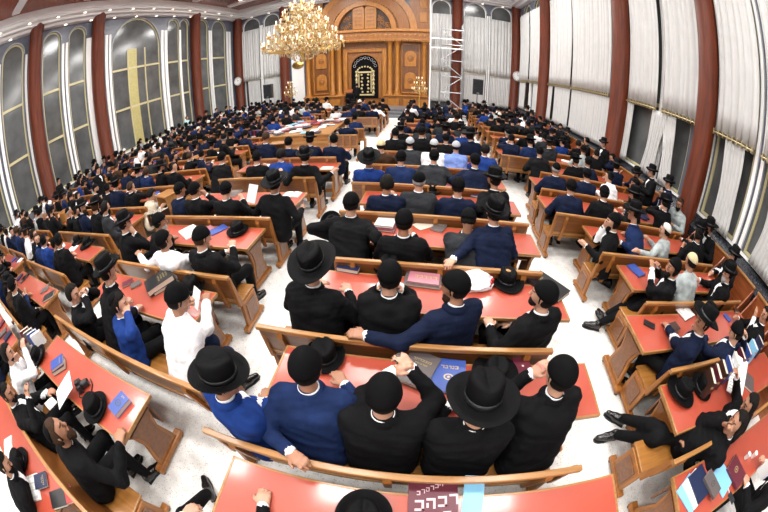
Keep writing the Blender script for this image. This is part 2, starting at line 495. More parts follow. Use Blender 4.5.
# ------------------------------------------------------------------ curtains
CN = 0
def curtain(ax, pos, u0, u1, z0, z1, label, per=0.24, amp=0.062, slant=0.0, group=None, seed=0, pinch=None):
    rnd = random.Random(seed + int(u0 * 100))
    nu = max(8, int((u1 - u0) / per * 9))
    nz = 10
    ph = [rnd.uniform(0, 6.28) for _ in range(3)]
    vs, fs = [], []
    for layer in (0, 0.012):
        for j in range(nz + 1):
            t = j / nz
            z = z0 + (z1 - z0) * t
            for i in range(nu + 1):
                s = i / nu
                w = 1.0
                if pinch:
                    w = 1 - pinch * math.exp(-((t - 0.42) / 0.28) ** 2) if pinch > 0 else 1
                uc = (u0 + u1) / 2 + slant * (t - 0.5)
                u = uc + (u0 + (u1 - u0) * s - (u0 + u1) / 2) * w
                sw = math.pi * (u1 - u0) * s / per + ph[0] + 0.35 * math.sin(3.1 * t + ph[1]) + 0.5 * math.sin(1.7 * (u1 - u0) * s + ph[2])
                a = amp * (0.5 - 1.5 * abs(math.sin(sw)) ** 0.7 + 0.4 * math.sin(2.1 * sw / 2.7 + ph[2] + t))
                d = pos + a + layer
                vs.append((d, u, z) if ax == 'x' else (u, d, z))
    K = (nu + 1) * (nz + 1)
    def q(l, i, j):
        return l * K + j * (nu + 1) + i
    for j in range(nz):
        for i in range(nu):
            fs.append((q(0, i, j), q(0, i + 1, j), q(0, i + 1, j + 1), q(0, i, j + 1)))
            fs.append((q(1, i, j), q(1, i, j + 1), q(1, i + 1, j + 1), q(1, i + 1, j)))
    for i in range(nu):
        fs.append((q(0, i, 0), q(1, i, 0), q(1, i + 1, 0), q(0, i + 1, 0)))
        fs.append((q(0, i, nz), q(0, i + 1, nz), q(1, i + 1, nz), q(1, i, nz)))
    for j in range(nz):
        fs.append((q(0, 0, j), q(0, 0, j + 1), q(1, 0, j + 1), q(1, 0, j)))
        fs.append((q(0, nu, j), q(1, nu, j), q(1, nu, j + 1), q(0, nu, j + 1)))
    o = MB().add(vs, fs).obj('curtain', M['curtain'], smooth=True)
    return tag(o, label, 'curtain', group)
CX = XR - 0.2
names = ['nearest right-hand window, past the last column', 'the right-hand window just before the second column', 'the right-hand window just past the nearest visible column', 'the narrow right-hand window before the thick middle column',
         'the wide right-hand window beyond the middle column', 'the second wide right-hand window beyond the middle column', 'the far right-hand window past the slim column', 'the farthest right-hand window near the corner']
ups = [(1.55, 3.42), (3.66, 5.0), (5.66, 7.2), (7.5, 9.1), (10.3, 13.82), (14.0, 16.85), (17.8, 20.42), (20.78, 22.9)]
for i, (a, b) in enumerate(ups):
    curtain('x', CX, a, b, 3.3, 8.3 if i > 3 else 8.8, 'long white pleated upper curtain over ' + names[i], seed=i)
    r = thing('curtain_rail', 'brass rail with hooks at ' + names[i].split(',')[0], 'rail', (0, 0, 0))
    MB().tube((CX - 0.09, a, 3.25), (CX - 0.09, b, 3.25), 0.022).obj('rod', M['brass'], r)
    mb = MB()
    u = a + 0.05
    while u < b:
        mb.box(CX - 0.11, CX + 0.0, u - 0.018, u + 0.018, 3.19, 3.33)
        u += 0.16
    mb.obj('hook_fringe', M['brass'], r)['kind'] = 'stuff'
lows = [((2.0, 3.0), 'hanging in the lower half of the nearest right-hand window', 0.2, 0), ((3.9, 4.55), 'gathered before dark glass beside the nearest visible column', 0.1, 0.15), ((6.45, 7.02), 'tied back beside the dark pane just past the nearest visible column', 0.25, 0.25),
        ((7.08, 7.85), 'hanging loose next to the dark pane before the middle column', 0.2, -0.2), ((8.75, 9.4), 'beside the middle column, near side', 0.0, 0.0), ((10.3, 13.8), 'filling the lower wide window beyond the middle column', 0.0, 0), ((14.0, 15.9), 'filling the next lower wide window beyond the middle column', 0, 0),
        ((16.3, 16.9), 'narrow, beside dark glass before the slim far column', 0.1, 0), ((18.7, 19.6), 'in the lower window just past the slim far column', 0, 0), ((21.3, 22.7), 'in the lower window nearest the far right corner', 0, 0)]
for i, ((a, b), t, pin, sl) in enumerate(lows):
    curtain('x', CX + 0.02, a, b, 1.27, 3.22, 'white lower curtain ' + t, per=0.12, amp=0.03, slant=sl, seed=40 + i, pinch=pin)
fx = YF - 0.16
for i, (a, b, t) in enumerate([(-15.0, -13.35, 'leftmost window of the ark wall'), (-13.0, -11.5, 'second window left of the ark, behind the loudspeaker'), (0.15, 1.66, 'window behind the metal scaffold tower'), (2.5, 4.22, 'window right of the scaffold, behind the loudspeaker'), (4.52, 6.2, 'window right of the ark next to the corner clock')]):
    curtain('y', fx, a, b, 3.35, 7.95, 'long white upper curtain over the ' + t, seed=70 + i)
    curtain('y', fx + 0.01, a + (0.45 if i == 0 else 0.05 if i != 3 else 0.12), b - 0.05, 0.95, 3.3, 'white lower curtain in the ' + t, per=0.13, amp=0.028, seed=80 + i)
    MBr = thing('curtain_rail', 'brass curtain rail across the ' + t, 'rail')
    MB().tube((a, fx - 0.08, 3.32), (b, fx - 0.08, 3.32), 0.022).obj('rod', M['brass'], MBr)

# ------------------------------------------------------------------ the ark
AX = -4.57
ark = thing('torah_ark', 'tall carved golden-oak ark with an arched pediment filling the middle of the front wall', 'ark', (AX, 0, 0))
y0 = YF - 0.45          # face of the main woodwork
W2 = 4.62
def abox(name, m, x0, x1, ya, yb, z0, z1, bevel=0.02, parent=ark):
    return MB().box(x0, x1, ya, yb, z0, z1).obj(name, M[m], parent, bevel=bevel)
abox('back_panel', 'ark', -W2, W2, y0, YF - 0.02, 0, 6.0)
for s in (-1, 1):
    # plinth
    p = abox('plinth', 'ark', min(s * 1.45, s * W2), max(s * 1.45, s * W2), y0 - 0.55, y0, 0.0, 1.2)
    for k, cx in enumerate((2.15, 3.25, 4.25)):
        abox('plinth_panel', 'ark_light', s * cx - 0.38, s * cx + 0.38, y0 - 0.585, y0 - 0.55, 0.2, 1.0, parent=p)
    abox('plinth_cap', 'ark_light', min(s * 1.4, s * (W2 + .03)), max(s * 1.4, s * (W2 + .03)), y0 - 0.62, y0 + 0.0, 1.2, 1.3, parent=p)
    # columns in pairs beside the niche and one at the end
    for cx in (1.85, 2.38, 4.28):
        c = MB().lathe([(0.24, 1.3), (0.24, 1.42), (0.19, 1.5), (0.21, 1.58), (0.16, 1.66), (0.15, 4.95), (0.17, 5.0), (0.15, 5.06), (0.2, 5.2), (0.27, 5.42)], (s * cx, y0 - 0.28, 0), 20).obj('column', M['ark_light'], ark, smooth=True)
        c2 = MB().box(s * cx - 0.29, s * cx + 0.29, y0 - 0.57, y0, 5.42, 5.55).obj('capital', M['ark_light'], c)
        MB().box(s * cx - 0.29, s * cx + 0.29, y0 - 0.57, y0, 1.3, 1.36).obj('column_base', M['ark_light'], c)
    # side panel with frame and arched inset
    sp = abox('side_panel', 'ark_dark', s * 3.3 - 0.6, s * 3.3 + 0.6, y0 - 0.05, y0, 1.5, 5.25)
    mb = MB()
    n = 14
    r = 0.42
    for z0_, z1_ in ((1.75, 3.05), (3.5, 4.75)):
        pts = [(s * 3.3 - r, z0_), (s * 3.3 + r, z0_)] + [(s * 3.3 + r * math.cos(math.pi * i / n), z1_ - r + r * math.sin(math.pi * i / n)) for i in range(n + 1)]
        mb = MB().prism(pts, y0 - 0.11, y0 - 0.05, 'y')
        o = mb.obj('arched_inset', M['ark_light'], sp, bevel=0.03)
        MB().lathe([(1e-3, -0.04), (0.1, -0.035), (0.16, -0.01), (0.2, -0.03), (0.24, 0)], (s * 3.3, y0 - 0.11, (z0_ + z1_) / 2), 20, axis='y').obj('rosette', M['ark'], o, smooth=True)
    mb = MB()
    for a, b, c_, d in ((-0.66, -0.58, 1.42, 5.33), (0.58, 0.66, 1.42, 5.33), (-0.58, 0.58, 1.42, 1.52), (-0.58, 0.58, 5.23, 5.33)):
        mb.box(s * 3.3 + a, s * 3.3 + b, y0 - 0.1, y0, c_, d)
    mb.obj('panel_moulding', M['ark_light'], sp, bevel=0.015)
# niche frame and the ark doors
nf = MB().box(-1.6, -1.28, y0 - 0.16, y0, 1.0, 4.95).box(1.28, 1.6, y0 - 0.16, y0, 1.0, 4.95).box(-1.28, 1.28, y0 - 0.16, y0, 4.65, 4.95).obj('niche_frame', M['ark_light'], ark, bevel=0.03)
n = 24
def arch_pts(hw, z0_, zt):
    return [(-hw, z0_), (hw, z0_)] + [(hw * math.cos(math.pi * i / n), zt - hw + hw * math.sin(math.pi * i / n)) for i in range(n + 1)]
inner_arch = [(1.0 * math.cos(math.pi * i / n), 3.42 + 1.0 * math.sin(math.pi * i / n)) for i in range(n + 1)]
outer_arch = [(1.24 * math.cos(math.pi * i / n), 3.42 + 1.16 * math.sin(math.pi * i / n)) for i in range(n + 1)]
mb = MB()
for i in range(n):
    mb.prism([inner_arch[i], inner_arch[i + 1], outer_arch[i + 1], outer_arch[i]], y0 - 0.12, y0, 'y')
mb.box(-1.24, -1.0, y0 - 0.12, y0, 1.0, 3.42).box(1.0, 1.24, y0 - 0.12, y0, 1.0, 3.42).obj('door_arch', M['ark'], ark, bevel=0.01)
door = MB().prism(arch_pts(1.0, 1.0, 4.42), y0 - 0.05, y0 - 0.02, 'y').obj('ark_curtain', M['velvet'], ark)
mb = MB()                                           # gold embroidery: border, tree shape, crown
for s in (-1, 1):
    mb.box(s * 0.62 - 0.06, s * 0.62 + 0.06, y0 - 0.075, y0 - 0.05, 1.3, 3.15)
    mb.box(s * 0.45 - 0.035, s * 0.45 + 0.035, y0 - 0.075, y0 - 0.05, 1.5, 2.95)
    for k in range(6):
        mb.ball((s * (0.2 + 0.05 * (k % 2)), y0 - 0.06, 1.5 + k * 0.27), 0.085, 6)
        mb.ball((s * 0.62, y0 - 0.06, 1.4 + k * 0.34), 0.1, 6)
mb.box(-0.68, 0.68, y0 - 0.075, y0 - 0.05, 1.22, 1.34).box(-0.5, 0.5, y0 - 0.075, y0 - 0.05, 3.0, 3.12)
for k in range(9):
    t = math.pi * k / 8
    mb.ball((0.55 * math.cos(t), y0 - 0.06, 3.15 + 0.35 * math.sin(t)), 0.07, 6)
mb.obj('gold_embroidery', M['embroidery'], door)
mb = MB()                                           # pale scroll work in the arch
for k in range(9):
    t = math.pi * (k + 0.5) / 9
    for q in range(8):
        a, b = q * math.pi / 4, (q + 1) * math.pi / 4
        cx, cz = 0.78 * math.cos(t), 3.42 + 0.78 * math.sin(t)
        mb.tube((cx + 0.1 * math.cos(a), y0 - 0.07, cz + 0.1 * math.sin(a)), (cx + 0.1 * math.cos(b), y0 - 0.07, cz + 0.1 * math.sin(b)), 0.014, n=5)
mb.obj('scroll_lattice', M['alu'], door)
# entablature with dentils
ent = MB().box(-W2 - 0.02, W2 + 0.02, y0 - 0.6, YF - 0.02, 5.62, 6.2).obj('entablature', M['ark'], ark, bevel=0.02)
MB().box(-W2 - 0.1, W2 + 0.1, y0 - 0.72, YF - 0.02, 6.2, 6.42).obj('cornice_shelf', M['ark_light'], ent, bevel=0.04)
MB().box(-W2 - 0.06, W2 + 0.06, y0 - 0.66, YF - 0.02, 5.54, 5.64).obj('lower_moulding', M['ark_light'], ent, bevel=0.02)
mb = MB()
for i in range(58):
    x = -W2 + 0.08 + i * (2 * W2 - 0.16) / 57
    mb.box(x - 0.045, x + 0.045, y0 - 0.68, y0 - 0.6, 5.42, 5.56)
mb.obj('dentil_fringe', M['ark_light'], ent)
mb = MB()
for i in range(26):
    x = -W2 + 0.3 + i * (2 * W2 - 0.6) / 25
    mb.lathe([(1e-3, -0.03), (0.07, -0.025), (0.1, 0)], (x, y0 - 0.6, 5.92), 10, axis='y')
mb.obj('frieze_pattern', M['ark_light'], ent, smooth=True)
# pediment: big arch with carved ring, tablets and flanking scroll screens
ped = MB()
ro, zc0 = 3.75, 6.42
pts = [(-ro, zc0), (ro, zc0)] + [(ro * math.cos(math.pi * i / n), zc0 + 0.15 + (ZC - 0.35 - zc0) * math.sin(math.pi * i / n)) for i in range(n + 1)]
ped.prism(pts, y0 + 0.06, YF - 0.02, 'y')
pd = ped.obj('pediment', M['ark'], ark)
def ring(name, r0, r1, ya, yb, m, parent, zs=1.0):
    mb = MB()
    k = 36
    for i in range(k):
        t0, t1 = math.pi * i / k, math.pi * (i + 1) / k
        mb.prism([(r * math.cos(t), zc0 + zs * r * math.sin(t)) for r, t in ((r0, t0), (r1, t0), (r1, t1), (r0, t1))], ya, yb, 'y')
    return mb.obj(name, M[m], parent)
ring('outer_ring', 3.25, 3.75, y0 - 0.12, y0 + 0.06, 'ark_light', pd, 1.0)
ring('carved_ring', 2.45, 3.2, y0 - 0.22, y0 + 0.06, 'ark', pd, 1.0)
rr = ring('inner_ring', 1.95, 2.3, y0 - 0.34, y0 + 0.06, 'ark_light', pd, 1.05)
mb = MB()
for i in range(34):
    t = math.pi * (i + 0.5) / 34
    mb.box(2.36 * math.cos(t) - 0.05, 2.36 * math.cos(t) + 0.05, y0 - 0.36, y0 - 0.2, zc0 + 2.44 * math.sin(t) - 0.05, zc0 + 2.44 * math.sin(t) + 0.05)
mb.obj('arch_fringe', M['ark_light'], rr)
ly = MB()                                          # dark screen behind the tablets
ly.prism([(1.95 * math.cos(math.pi * i / n), zc0 + 2.05 * math.sin(math.pi * i / n)) for i in range(n + 1)], y0 - 0.02, y0 + 0.06, 'y')
sc_ = ly.obj('lunette', M['lunette'], pd)
mb = MB()
random.seed(5)
for s in (-1, 1):
    for k in range(16):
        cx, cz = s * random.uniform(1.0, 1.75), zc0 + random.uniform(0.12, 1.2)
        rad = random.uniform(0.07, 0.15)
        if math.hypot(cx, cz - zc0) > 1.85:
            continue
        for q in range(8):
            a, b = q * math.pi / 4, (q + 1) * math.pi / 4
            mb.tube((cx + rad * math.cos(a), y0 - 0.04, cz + rad * math.sin(a)), (cx + rad * math.cos(b), y0 - 0.04, cz + rad * math.sin(b)), 0.022, n=5)
mb.obj('pierced_lattice', M['ark_light'], sc_)
for s in (-1, 1):
    pts = [(s * 0.02, zc0 + 0.1), (s * 0.86, zc0 + 0.1), (s * 0.86, zc0 + 1.75)] + [(s * (0.44 + 0.42 * math.cos(math.pi * i / 12)), zc0 + 1.75 + 0.38 * math.sin(math.pi * i / 12)) for i in range(13)] + [(s * 0.02, zc0 + 1.75)]
    tb = MB().prism(pts, y0 - 0.2, y0 - 0.02, 'y').obj('tablet', M['ark_light'], pd, bevel=0.02)
    mb = MB()
    for k in range(5):                              # five carved lines of letters on each tablet
        zz = zc0 + 1.62 - k * 0.31
        x = s * 0.44 - 0.27
        while x < s * 0.44 + 0.27:
            w = random.choice((0.05, 0.07, 0.09))
            mb.box(x, x + w, y0 - 0.222, y0 - 0.2, zz + 0.09, zz + 0.125)
            mb.box(x + w - 0.022, x + w, y0 - 0.222, y0 - 0.2, zz, zz + 0.1)
            if random.random() < 0.4:
                mb.box(x, x + w, y0 - 0.222, y0 - 0.2, zz - 0.01, zz + 0.02)
            x += w + 0.035
    mb.obj('carved_lettering', M['ark_dark'], tb)
for s in (-1, 1):                                  # side pieces of the pediment
    MB().prism([(s * 3.2, zc0), (s * W2, zc0), (s * W2, 9.6), (s * 4.0, 9.95), (s * 3.2, 9.95)], y0 + 0.1, YF - 0.02, 'y').obj('pediment_wing', M['ark'], pd)
    for cz in (7.1, 8.3):
        MB().prism([(s * 3.95, cz), (s * 4.45, cz), (s * 4.45, cz + 0.85), (s * 3.95, cz + 0.85)], y0 + 0.04, y0 + 0.1, 'y').obj('wing_panel', M['ark_light'], pd, bevel=0.02)
# platform and steps
structure(MB().box(AX - 3.4, AX + 3.4, 21.2, 23.3, 0, 0.5).obj('floor_platform', M['grey_stone']))
for k in range(3):
    structure(MB().box(AX - 1.1, AX + 3.0, 20.0 + k * 0.4, 21.2, k * 0.166, (k + 1) * 0.166).obj('floor_step_%d' % k, M['grey_stone'], bevel=0.01))
# reading stand in front of the ark
t = thing('prayer_stand', 'dark wooden prayer stand on the platform before the ark doors', 'lectern', (AX - 0.75, 22.3, 0.5))
MB().prism([(-0.32, 0), (0.32, 0), (0.28, 1.05), (-0.28, 1.05)], -0.25, 0.25, 'y').obj('stand_body', M['black'], t, bevel=0.02)
MB().prism([(-0.3, 1.05), (0.3, 1.05), (0.3, 1.3), (-0.3, 1.12)], -0.36, 0.36, 'x').obj('sloped_top', M['case'], t, bevel=0.01)
MB().box(-0.28, 0.28, -0.28, -0.26, 0.15, 0.95).obj('front_cloth', M['velvet'], t)

# crystal candelabra either side of the ark
def candelabrum(x, y, lab):
    t = thing('crystal_candelabrum', lab, 'candelabrum', (x, y, 0))
    MB().lathe([(0.22, 0), (0.22, 0.05), (0.05, 0.15), (0.035, 1.45), (0.08, 1.5), (0.03, 1.6), (0.03, 2.55)], n=16).obj('stem', M['gold'], t, smooth=True)
    random.seed(int(x * 10))
    for k, (z, r, c) in enumerate(((1.75, 0.5, 8), (2.15, 0.36, 6), (2.5, 0.2, 5))):
        for i in range(c):
            a = 2 * math.pi * i / c + k
            p = (r * math.cos(a), r * math.sin(a), z + 0.1)
            arm = MB().tube((0, 0, z), (p[0] * 0.6, p[1] * 0.6, z - 0.06), 0.015, n=6).tube((p[0] * 0.6, p[1] * 0.6, z - 0.06), p, 0.015, n=6).lathe([(0.07, 0), (0.05, 0.02)], p, 8).obj('arm', M['gold'], t)
            MB().tube(p, (p[0], p[1], p[2] + 0.14), 0.022, n=6).obj('candle_lamp', M['candle'], arm)
    mb = MB()
    for i in range(80):
        a, r = random.uniform(0, 6.28), random.uniform(0.1, 0.52)
        mb.ball((r * math.cos(a), r * math.sin(a), random.uniform(1.55, 2.45 - r * 0.9)), 0.03, 3, 0.6, 0.6, 1.6)
    mb.obj('crystal_drops', M['crystal'], t)['kind'] = 'stuff'
candelabrum(AX + 4.0, 22.4, 'small crystal candelabrum standing right of the ark, before its end column')
candelabrum(AX - 5.3, 22.4, 'small crystal candelabrum standing left of the ark below the oval gold plaque')
t = thing('wall_plaque', 'oval gold plaque on the white strip left of the ark', 'plaque', (-9.95, YF - 0.08, 4.05))
MB().lathe([(1e-3, -0.05), (0.48, -0.04), (0.5, 0.0)], n=28, sy=0.66, axis='y').obj('plate', M['gold'], t, smooth=True)
mb = MB()
for k in range(3):
    for i in range(6 - abs(k - 1) * 2):
        mb.box(-0.3 + i * 0.1 + abs(k - 1) * 0.1, -0.24 + i * 0.1 + abs(k - 1) * 0.1, -0.06, -0.045, 0.09 - k * 0.11, 0.14 - k * 0.11)
mb.obj('engraved_lettering', M['ark_dark'], t)

# ------------------------------------------------------------------ great chandelier
ch = thing('crystal_chandelier', 'large many-tiered gold crystal chandelier hanging in mid-hall before the ark', 'chandelier', (AX - 0.05, 11.7, 0))
MB().lathe([(0.05, 3.5), (0.12, 3.56), (0.06, 3.7), (0.13, 3.95), (0.06, 4.2), (0.2, 4.4), (0.08, 4.65), (0.14, 5.1), (0.06, 5.4), (0.12, 5.8), (0.05, 6.2)], n=20).obj('stem', M['gold'], ch, smooth=True)
MB().tube((0, 0, 6.2), (0, 0, ZC), 0.03).obj('chain', M['gold'], ch)
MB().lathe([(0.35, ZC - 0.08), (0.3, ZC - 0.12), (0.04, ZC - 0.25)], n=20).obj('ceiling_rose', M['gold'], ch)
random.seed(11)
drops = MB()
for k, (z, r, c) in enumerate(((4.15, 1.5, 24), (4.55, 1.28, 20), (5.0, 0.98, 16), (5.45, 0.72, 12), (5.8, 0.45, 8))):
    for i in range(c):
        a = 2 * math.pi * i / c + 0.13 * k
        ca, sa = math.cos(a), math.sin(a)
        pts = [(0.1, z - 0.05), (r * 0.4, z - 0.22), (r * 0.75, z - 0.16), (r, z + 0.06)]
        mb = MB()
        for (r0, z0_), (r1, z1_) in zip(pts, pts[1:]):
            mb.tube((r0 * ca, r0 * sa, z0_), (r1 * ca, r1 * sa, z1_), 0.018, n=5)
        mb.lathe([(0.02, -0.02), (0.085, 0.02), (0.075, 0.03)], (r * ca, r * sa, z + 0.06), 8)
        arm = mb.obj('arm', M['gold'], ch)
        MB().tube((r * ca, r * sa, z + 0.08), (r * ca, r * sa, z + 0.2), 0.02, n=6).ball((r * ca, r * sa, z + 0.24), 0.035, 4, 1, 1, 1.5).obj('candle_lamp', M['candle'], arm)
        for q in range(22):
            f = random.uniform(0.25, 1.05)
            aa = a + random.uniform(-0.13, 0.13)
            drops.ball((r * f * math.cos(aa), r * f * math.sin(aa), z - random.uniform(-0.18, 0.32) + (0.1 if f > 0.9 else 0)), random.uniform(0.022, 0.045), 3, 0.7, 0.7, 1.7)
    for i in range(int(60 * r)):                    # bead ring of each tier
        a = 2 * math.pi * i / int(60 * r)
        drops.ball((r * 0.95 * math.cos(a), r * 0.95 * math.sin(a), z - 0.02 - 0.08 * abs(math.sin(a * c / 2))), 0.03, 3)
for i in range(140):                                # hanging bowl
    a, u = random.uniform(0, 6.28), random.random()
    rr_ = 0.62 * math.sqrt(1 - u * u * 0.9)
    drops.ball((rr_ * math.cos(a), rr_ * math.sin(a), 4.05 - u * 0.5), 0.032, 3, 0.8, 0.8, 1.6)
drops.obj('crystal_drops', M['crystal'], ch)['kind'] = 'stuff'

# ------------------------------------------------------------------ scaffold, loudspeakers, clocks
sc = thing('scaffold_tower', 'aluminium scaffold tower standing against the column right of the ark', 'scaffold', (1.55, 22.6, 0))
for x in (-0.75, 0.75):
    for yy in (-0.35, 0.35):
        MB().tube((x, yy, 0.1), (x, yy, 6.9), 0.045).obj('upright', M['alu'], sc)
        MB().ball((x, yy, 0.08), 0.08, 5).obj('wheel', M['black'], sc)
for k in range(12):
    z = 0.5 + k * 0.55
    for x in (-0.75, 0.75):
        MB().tube((x, -0.35, z), (x, 0.35, z), 0.03).obj('rung', M['alu'], sc)
for k in range(6):
    z = 0.6 + k * 1.15
    MB().tube((-0.75, -0.35, z), (0.75, -0.35, z), 0.036).obj('ledger', M['alu'], sc)
    if k < 5:
        s = 1 if k % 2 else -1
        MB().tube((-0.75 * s, -0.35, z), (0.75 * s, -0.35, z + 1.15), 0.034).obj('brace', M['alu'], sc)
MB().box(-0.7, 0.7, -0.33, 0.33, 5.2, 5.25).obj('deck', M['rail'], sc)
ps = thing('scaffold_pole', 'tall white pole standing upright at the right edge of the ark', 'pole', (0.12, 22.2, 0))
MB().tube((0, 0, 0.03), (0, 0, 9.2), 0.05, n=12).obj('tube', M['white'], ps)
MB().lathe([(0.18, 0), (0.18, 0.03), (0.06, 0.05)], n=16).obj('foot', M['alu'], ps)
for z, l in ((5.6, 'upper white plank bridging from the tall pole to the scaffold tower'), (4.9, 'lower white plank bridging from the tall pole to the scaffold tower')):
    o = MB().box(0.1, 2.35, 22.22, 22.27, z, z + 0.09).obj('scaffold_plank', M['white'])
    tag(o, l, 'plank')
def speaker(x, y, z, lab):
    t = thing('loudspeaker_stand', 'black stand carrying ' + lab, 'speaker stand', (x, y, 0))
    MB().tube((0, 0, 0.1), (0, 0, z), 0.025, n=10).obj('pole', M['black'], t)
    for k in range(3):
        a = 2 * math.pi * k / 3 + 0.5
        MB().tube((0, 0, 0.75), (0.5 * math.cos(a), 0.5 * math.sin(a), 0.02), 0.018, n=6).obj('leg', M['black'], t)
    s = thing('loudspeaker', lab, 'loudspeaker', (x, y, z))
    MB().prism([(-0.33, -0.22), (0.33, -0.22), (0.25, 0.22), (-0.25, 0.22)], 0, 1.0, 'z').obj('speaker_cabinet', M['black'], s, bevel=0.03)
    MB().box(-0.29, 0.29, -0.24, -0.22, 0.05, 0.95).obj('speaker_grille', JK['G'], s, bevel=0.02)
    MB().box(-0.08, 0.08, -0.246, -0.24, 0.08, 0.12).obj('badge', M['alu'], s)
speaker(3.02, 20.0, 1.9, 'black loudspeaker on a pole before the white curtains right of the ark')
speaker(-10.45, 20.0, 1.75, 'black loudspeaker on a pole before the white curtains left of the ark')
def clock(x, y, z, lab):
    t = thing('wall_clock', lab, 'clock', (x, y, z))
    MB().lathe([(0.38, 0), (0.4, -0.05), (0.36, -0.08), (0.33, -0.05)], n=32, axis='y').obj('clock_rim', M['alu'], t, smooth=True)
    MB().lathe([(1e-3, -0.045), (0.34, -0.045)], n=32, axis='y').obj('dial', M['clockface'], t)
    mb = MB()
    for k in range(12):
        a = k * math.pi / 6
        mb.box(0.28 * math.sin(a) - 0.015, 0.28 * math.sin(a) + 0.015, -0.052, -0.046, 0.28 * math.cos(a) - 0.03, 0.28 * math.cos(a) + 0.03)
    mb.obj('hour_marks', M['ink'], t)
    MB().tube((0, -0.055, 0), (0.13, -0.055, 0.1), 0.013, n=5).obj('hand', M['ink'], t)
    MB().tube((0, -0.058, 0), (-0.05, -0.058, 0.24), 0.01, n=5).obj('hand', M['ink'], t)
clock(XL + 0.42 + 0.1, YF - 0.3 - 0.42, 3.48, 'round white clock on the mahogany column in the front left corner')
clock(XR - 0.15, YF - 0.3 - 0.42, 3.6, 'round white clock on the mahogany column in the front right corner')
# ------------------------------------------------------------------ benches and tables
PROTO = {}
def make_bench(L, label, group=None):
    """origin: middle of the top rail on the floor; sitters face +y"""
    key = ('bench', round(L, 2))
    if key in PROTO:
        o = copy_tree(PROTO[key])
        o['label'] = label
        if 'group' in o:
            del o['group']
        if group:
            o['group'] = group
        return o
    t = thing('bench', label, 'bench', group=group)
    h = L / 2
    bk = MB().prism([(0.0, 0.86), (0.022, 0.86), (0.118, 0.44), (0.096, 0.44)], -h + 0.03, h - 0.03, 'x').obj('backrest', M['bench'], t)
    MB().prism([(-0.014, 0.855), (0.034, 0.855), (0.034, 0.90), (-0.014, 0.90)], -h, h, 'x').obj('top_rail', M['rail'], bk, bevel=0.008)
    MB().prism([(0.078, 0.47), (0.1, 0.47), (0.09, 0.52), (0.068, 0.52)], -h + 0.03, h - 0.03, 'x').obj('lower_rail', M['rail'], bk)
    for x in (-h + 0.22, 0.0, h - 0.22):
        MB().prism([(-0.02, 0.80), (-0.005, 0.85), (0.004, 0.85), (0.106, 0.36), (0.07, 0.36)], x - 0.028, x + 0.028, 'x').obj('stile', M['panel'], bk, bevel=0.004)
    MB().box(-h + 0.02, h - 0.02, 0.085, 0.47, 0.425, 0.455).obj('seat', M['seat'], t, bevel=0.01)
    for s in (-1, 1):
        x0, x1 = sorted((s * (h - 0.005), s * (h - 0.05)))
        e = MB().prism([(0.09, 0.07), (0.45, 0.07), (0.43, 0.425), (0.10, 0.425)], x0, x1, 'x').obj('end_panel', M['panel'], t, bevel=0.006)
        xa, xb = sorted((s * (h - 0.005), s * (h + 0.007)))
        MB().prism([(0.15, 0.13), (0.39, 0.13), (0.38, 0.37), (0.16, 0.37)], xa, xb, 'x').obj('inset_panel', M['bench'], e, bevel=0.005)
        xa, xb = sorted((s * (h + 0.01), s * (h - 0.07)))
        MB().box(xa, xb, 0.02, 0.52, 0.03, 0.085).obj('runner', M['panel'], e, bevel=0.012)
        xa, xb = sorted((s * (h - 0.004), s * (h - 0.05)))
        MB().prism([(0.06, 0.42), (0.14, 0.42), (0.05, 0.86), (0.012, 0.86)], xa, xb, 'x').obj('end_post', M['panel'], e, bevel=0.008)
        for yy in (0.06, 0.48):
            MB().lathe([(1e-3, 0), (0.025, 0), (0.025, 0.03)], (s * (h - 0.03), yy, 0), 10).obj('foot', M['black'], e)
    PROTO[key] = t
    return t

